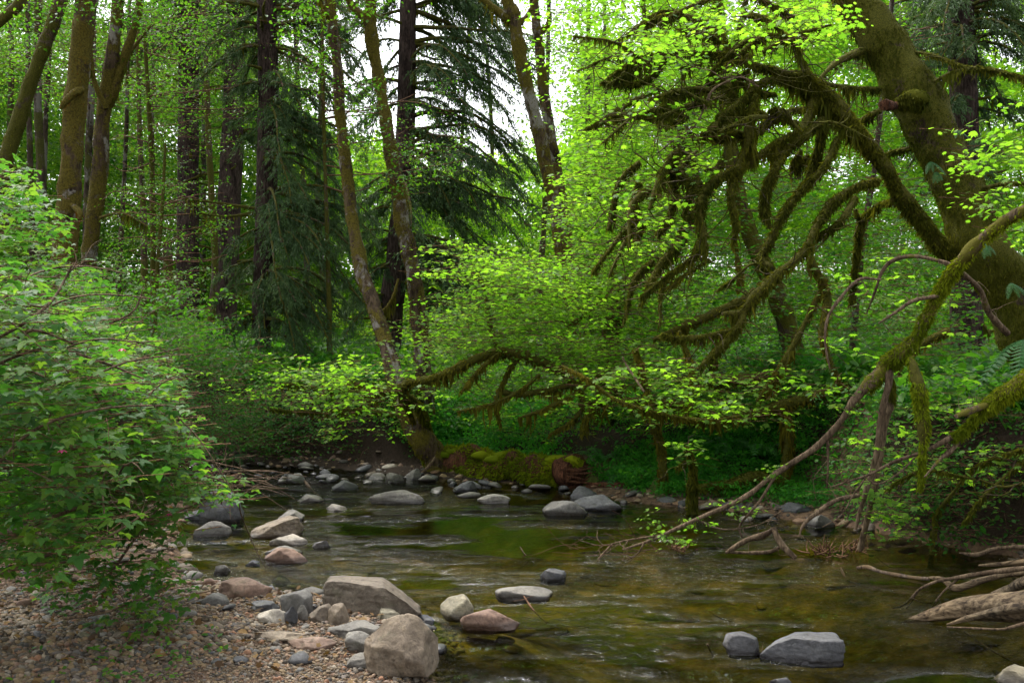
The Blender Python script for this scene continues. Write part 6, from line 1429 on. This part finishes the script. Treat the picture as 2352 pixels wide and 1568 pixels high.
# driftwood at the right edge
def drift():
    rng = np.random.default_rng(190)
    t, C, R, V = log_thing('driftwood_log', 'broad weathered tan driftwood log tapering to a point at the right edge', c7((905, 1302, 5.85, 10), (1000, 1280, 5.8, 40), (1110, 1255, 5.75, 76), (1220, 1240, 5.7, 104), (1340, 1235, 5.6, 122), (1470, 1230, 5.5, 140), (1640, 1200, 5.4, 150), (1850, 1120, 5.3, 150), (2150, 950, 5.3, 140), (2400, 800, 5.3, 110)), 'driftwood', 64, .1, .05, 191, freq=7, tint=0)
    mb = MB(); c, r = path(c7((1110, 1312, 5.68, 10), (1220, 1280, 5.6, 34), (1340, 1250, 5.5, 40), (1450, 1235, 5.4, 44), (1600, 1225, 5.3, 44)), .03); tube(mb, c, r, 24, .2, 9, 3, .1, True, .15); mb.build('split_ridge', M['driftwood'], t)
    for k, (L, lab, mat, cat) in enumerate([
        (c7((1110, 1322, 5.45, 7), (1200, 1326, 5.42, 9), (1340, 1332, 5.4, 11), (1400, 1322, 5.4, 14), (1500, 1290, 5.35, 14)), 'thin pale stick floating below the driftwood log', 'branch_bare', 'branch'),
        (c7((870, 1240, 6.3, 5), (930, 1218, 6.3, 7), (985, 1158, 6.25, 11), (1060, 1122, 6.2, 15), (1130, 1108, 6.2, 16), (1300, 1080, 6.1, 20), (1460, 1062, 6.0, 24), (1600, 1050, 6, 26), (1900, 980, 6, 28), (2150, 850, 6, 28)), 'slender curved pale branch above the driftwood log', 'branch_bare', 'branch'),
        (c7((1030, 1104, 6.5, 14), (1090, 1112, 6.4, 20), (1150, 1150, 6.35, 34), (1260, 1118, 6.3, 28), (1380, 1090, 6.2, 28), (1500, 1075, 6.1, 30), (1800, 1000, 6.1, 34), (2100, 850, 6.1, 34)), 'dark thick crooked branch behind the slender curved one', 'driftwood', 'branch'),
        (c7((1250, 1050, 6.7, 10), (1330, 1046, 6.65, 22), (1440, 1036, 6.6, 26), (1560, 1020, 6.5, 26), (1850, 960, 6.4, 26)), 'flat split plank-like wood at the right bank edge', 'driftwood', 'driftwood'),
        (c7((1310, 1178, 5.95, 20), (1370, 1160, 5.9, 38), (1450, 1125, 5.8, 46), (1560, 1080, 5.7, 46), (1800, 1000, 5.7, 46)), 'short splintered chunk resting on the driftwood log', 'driftwood', 'driftwood'),
        (c7((1165, 994, 7.0, 8), (1240, 1002, 7.0, 20), (1330, 975, 7.0, 16), (1447, 968, 6.9, 18), (1560, 975, 6.9, 18), (1750, 930, 6.9, 20)), 'knobbly grey branch nosing out of the dark bank', 'branch_bare', 'branch'),
        (c7((710, 1060, 7.0, 14), (760, 1058, 7.0, 20), (820, 1078, 6.9, 14), (940, 1100, 6.8, 16), (1030, 1110, 6.7, 16)), 'half-sunk dark stick leading to the driftwood pile', 'deadwood', 'branch'),
        (c7((640, 1060, 6.85, 6), (650, 1085, 6.85, 10), (660, 1102, 6.85, 4)), 'short stick poking straight out of the pool', 'deadwood', 'stick')]):
        tt, C, R, V = log_thing('driftwood_branch', lab, L, mat, 20, .15 if mat == 'driftwood' else 0, .18, 192 + k, freq=10, tint=.1, step=.03, cat=cat)
        if k == 1:
            for LL in [c7((1160, 1108, 6.2, 9), (1090, 1170, 6.2, 8), (1040, 1240, 6.2, 5)), c7((1040, 1215, 6.22, 6), (1000, 1215, 6.22, 5), (950, 1190, 6.25, 4)), c7((930, 1240, 6.3, 5), (950, 1215, 6.3, 5), (985, 1160, 6.25, 7))]:
                mb = MB(); c, r = path(LL, .02); tube(mb, c, r, 6, .2, 12, 1, .1); mb.build('side_twig', M['branch_bare'], tt)
drift()
def snags():
    rng = np.random.default_rng(200)
    t = thing('fallen_branch', 'elbowed brown branch half sunk in the pool with debris caught on it', 'branch', P(1760, 1270, 7.5))
    for L in [c7((130, 995, 7.5, 14), (160, 975, 7.5, 20), (230, 935, 7.45, 24), (290, 920, 7.4, 26), (340, 892, 7.35, 20)), c7((342, 886, 7.35, 20), (360, 930, 7.3, 30), (390, 970, 7.25, 30), (440, 1018, 7.2, 22)), c7((130, 990, 7.5, 12), (220, 994, 7.5, 16), (320, 990, 7.4, 16), (370, 970, 7.3, 14))]:
        c, r = path(L, .02); mb = MB(); tube(mb, c, r, 10, .25, 12, 2, .1); limb_twigs(mb, rng, c, r, 6, .05, .2, .003); mb.build('branch', M['branch_bare'], t)
    for (u, v, lab, n, w) in [(1560, 1262, 'small dark tuft of debris caught in the current', 22, .08), (1962, 1262, 'tangled clot of dead roots under the hanging mossy stem', 30, .12), (1895, 1268, 'low clump of drowned twigs and leaves', 34, .13), (180, 1505, 'dark dried seed clump on the gravel', 16, .05)]:
        p = G(u, v, 0.02 if u > 1000 else .09); t = thing('debris_clump', lab, 'debris', p); mb = MB()
        for k in range(n):
            d = rng.normal(0, 1, 3); d[2] = abs(d[2]); d /= np.linalg.norm(d); a = p + rng.normal(0, w * .5, 3) * [1, .6, .2]; b = a + d * rng.uniform(.3, 1.1) * w
            c, r = wpath([[*a, .006], [*((a + b) / 2 + rng.normal(0, .01, 3)), .005], [*b, .002]], .02); tube(mb, c, r, 4, .2, 20, k)
        mb.build('twigs', M['twig'], t, kind='stuff')
    for k, (L, lab) in enumerate([([(1203, 1368, 6.15, 4), (1225, 1400, 6.0, 4), (1256, 1430, 5.85, 4)], 'thin dark twig leaning in the ripples by the humped stone'), ([(1625, 1478, 5.3, 5), (1632, 1495, 5.3, 5), (1640, 1508, 5.25, 4)], 'tan splinter standing left of the slate slab'),
        ([(700, 1104, 11.2, 5), (712, 1120, 11.1, 6), (738, 1145, 10.9, 5)], 'forked dead twig stuck in the far riffle'), ([(545, 1022, 13.6, 8), (556, 1048, 13.5, 8), (566, 1075, 13.3, 7)], 'pale stick propped against the black bank'),
        ([(1195, 1255, 7.6, 3), (1205, 1272, 7.55, 3), (1228, 1290, 7.5, 2)], 'tiny bent straw in the calm pool'), ([(2215, 1450, 5.6, 4), (2290, 1500, 5.3, 4), (2352, 1530, 5.1, 4)], 'yellowish submerged stick by the bottom right stone'),
        ([(1745, 1510, 5.1, 5), (1768, 1490, 5.08, 4), (1790, 1478, 5.1, 3)], 'pale twig lodged between the slate stones'), ([(1430, 820, 9.2, 4), (1440, 840, 9.2, 5), (1480, 900, 9.0, 5)], 'bare grey twig in the scrub above the log'),
        ([(960, 1095, 12, 8), (985, 1070, 12, 9), (1000, 1050, 12, 7)], 'bleached stick leaning at the left end of the mossy log'), ([(735, 1455, 5.6, 5), (760, 1470, 5.5, 5), (800, 1488, 5.4, 4)], 'thin dark twig lying on the reddish slab')]):
        c, r = path(L, .03); t = MB(); tube(t, c, r, 6, .2, 15, k, .1); limb_twigs(t, rng, c, r, 2, .04, .12, .0025)
        o = t.build('stick', M['branch_bare' if k not in (0, 9) else 'twig']); tag(o, lab, 'stick')
    # dead brown spruce boughs above the black bank
    t = thing('dead_bough', 'orange-brown dead bough fanning down over the black bank', 'branch', P(600, 920, 14))
    mb = MB()
    for k in range(34):
        a = P(600 + rng.normal(0, 12), 900 + rng.normal(0, 16), 14); b = P(rng.uniform(540, 760), rng.uniform(930, 975), 13.6 + rng.normal(0, .3)); m = (a + b) / 2 + np.array([0, 0, .08])
        c, r = wpath([[*a, .009], [*m, .007], [*b, .002]], .05); tube(mb, c, r, 4, .2, 12, k, .1); limb_twigs(mb, rng, c, r, 2, .1, .3, .003, -.3)
    mb.build('twigs', M['branch_bare'], t, kind='stuff')
snags()
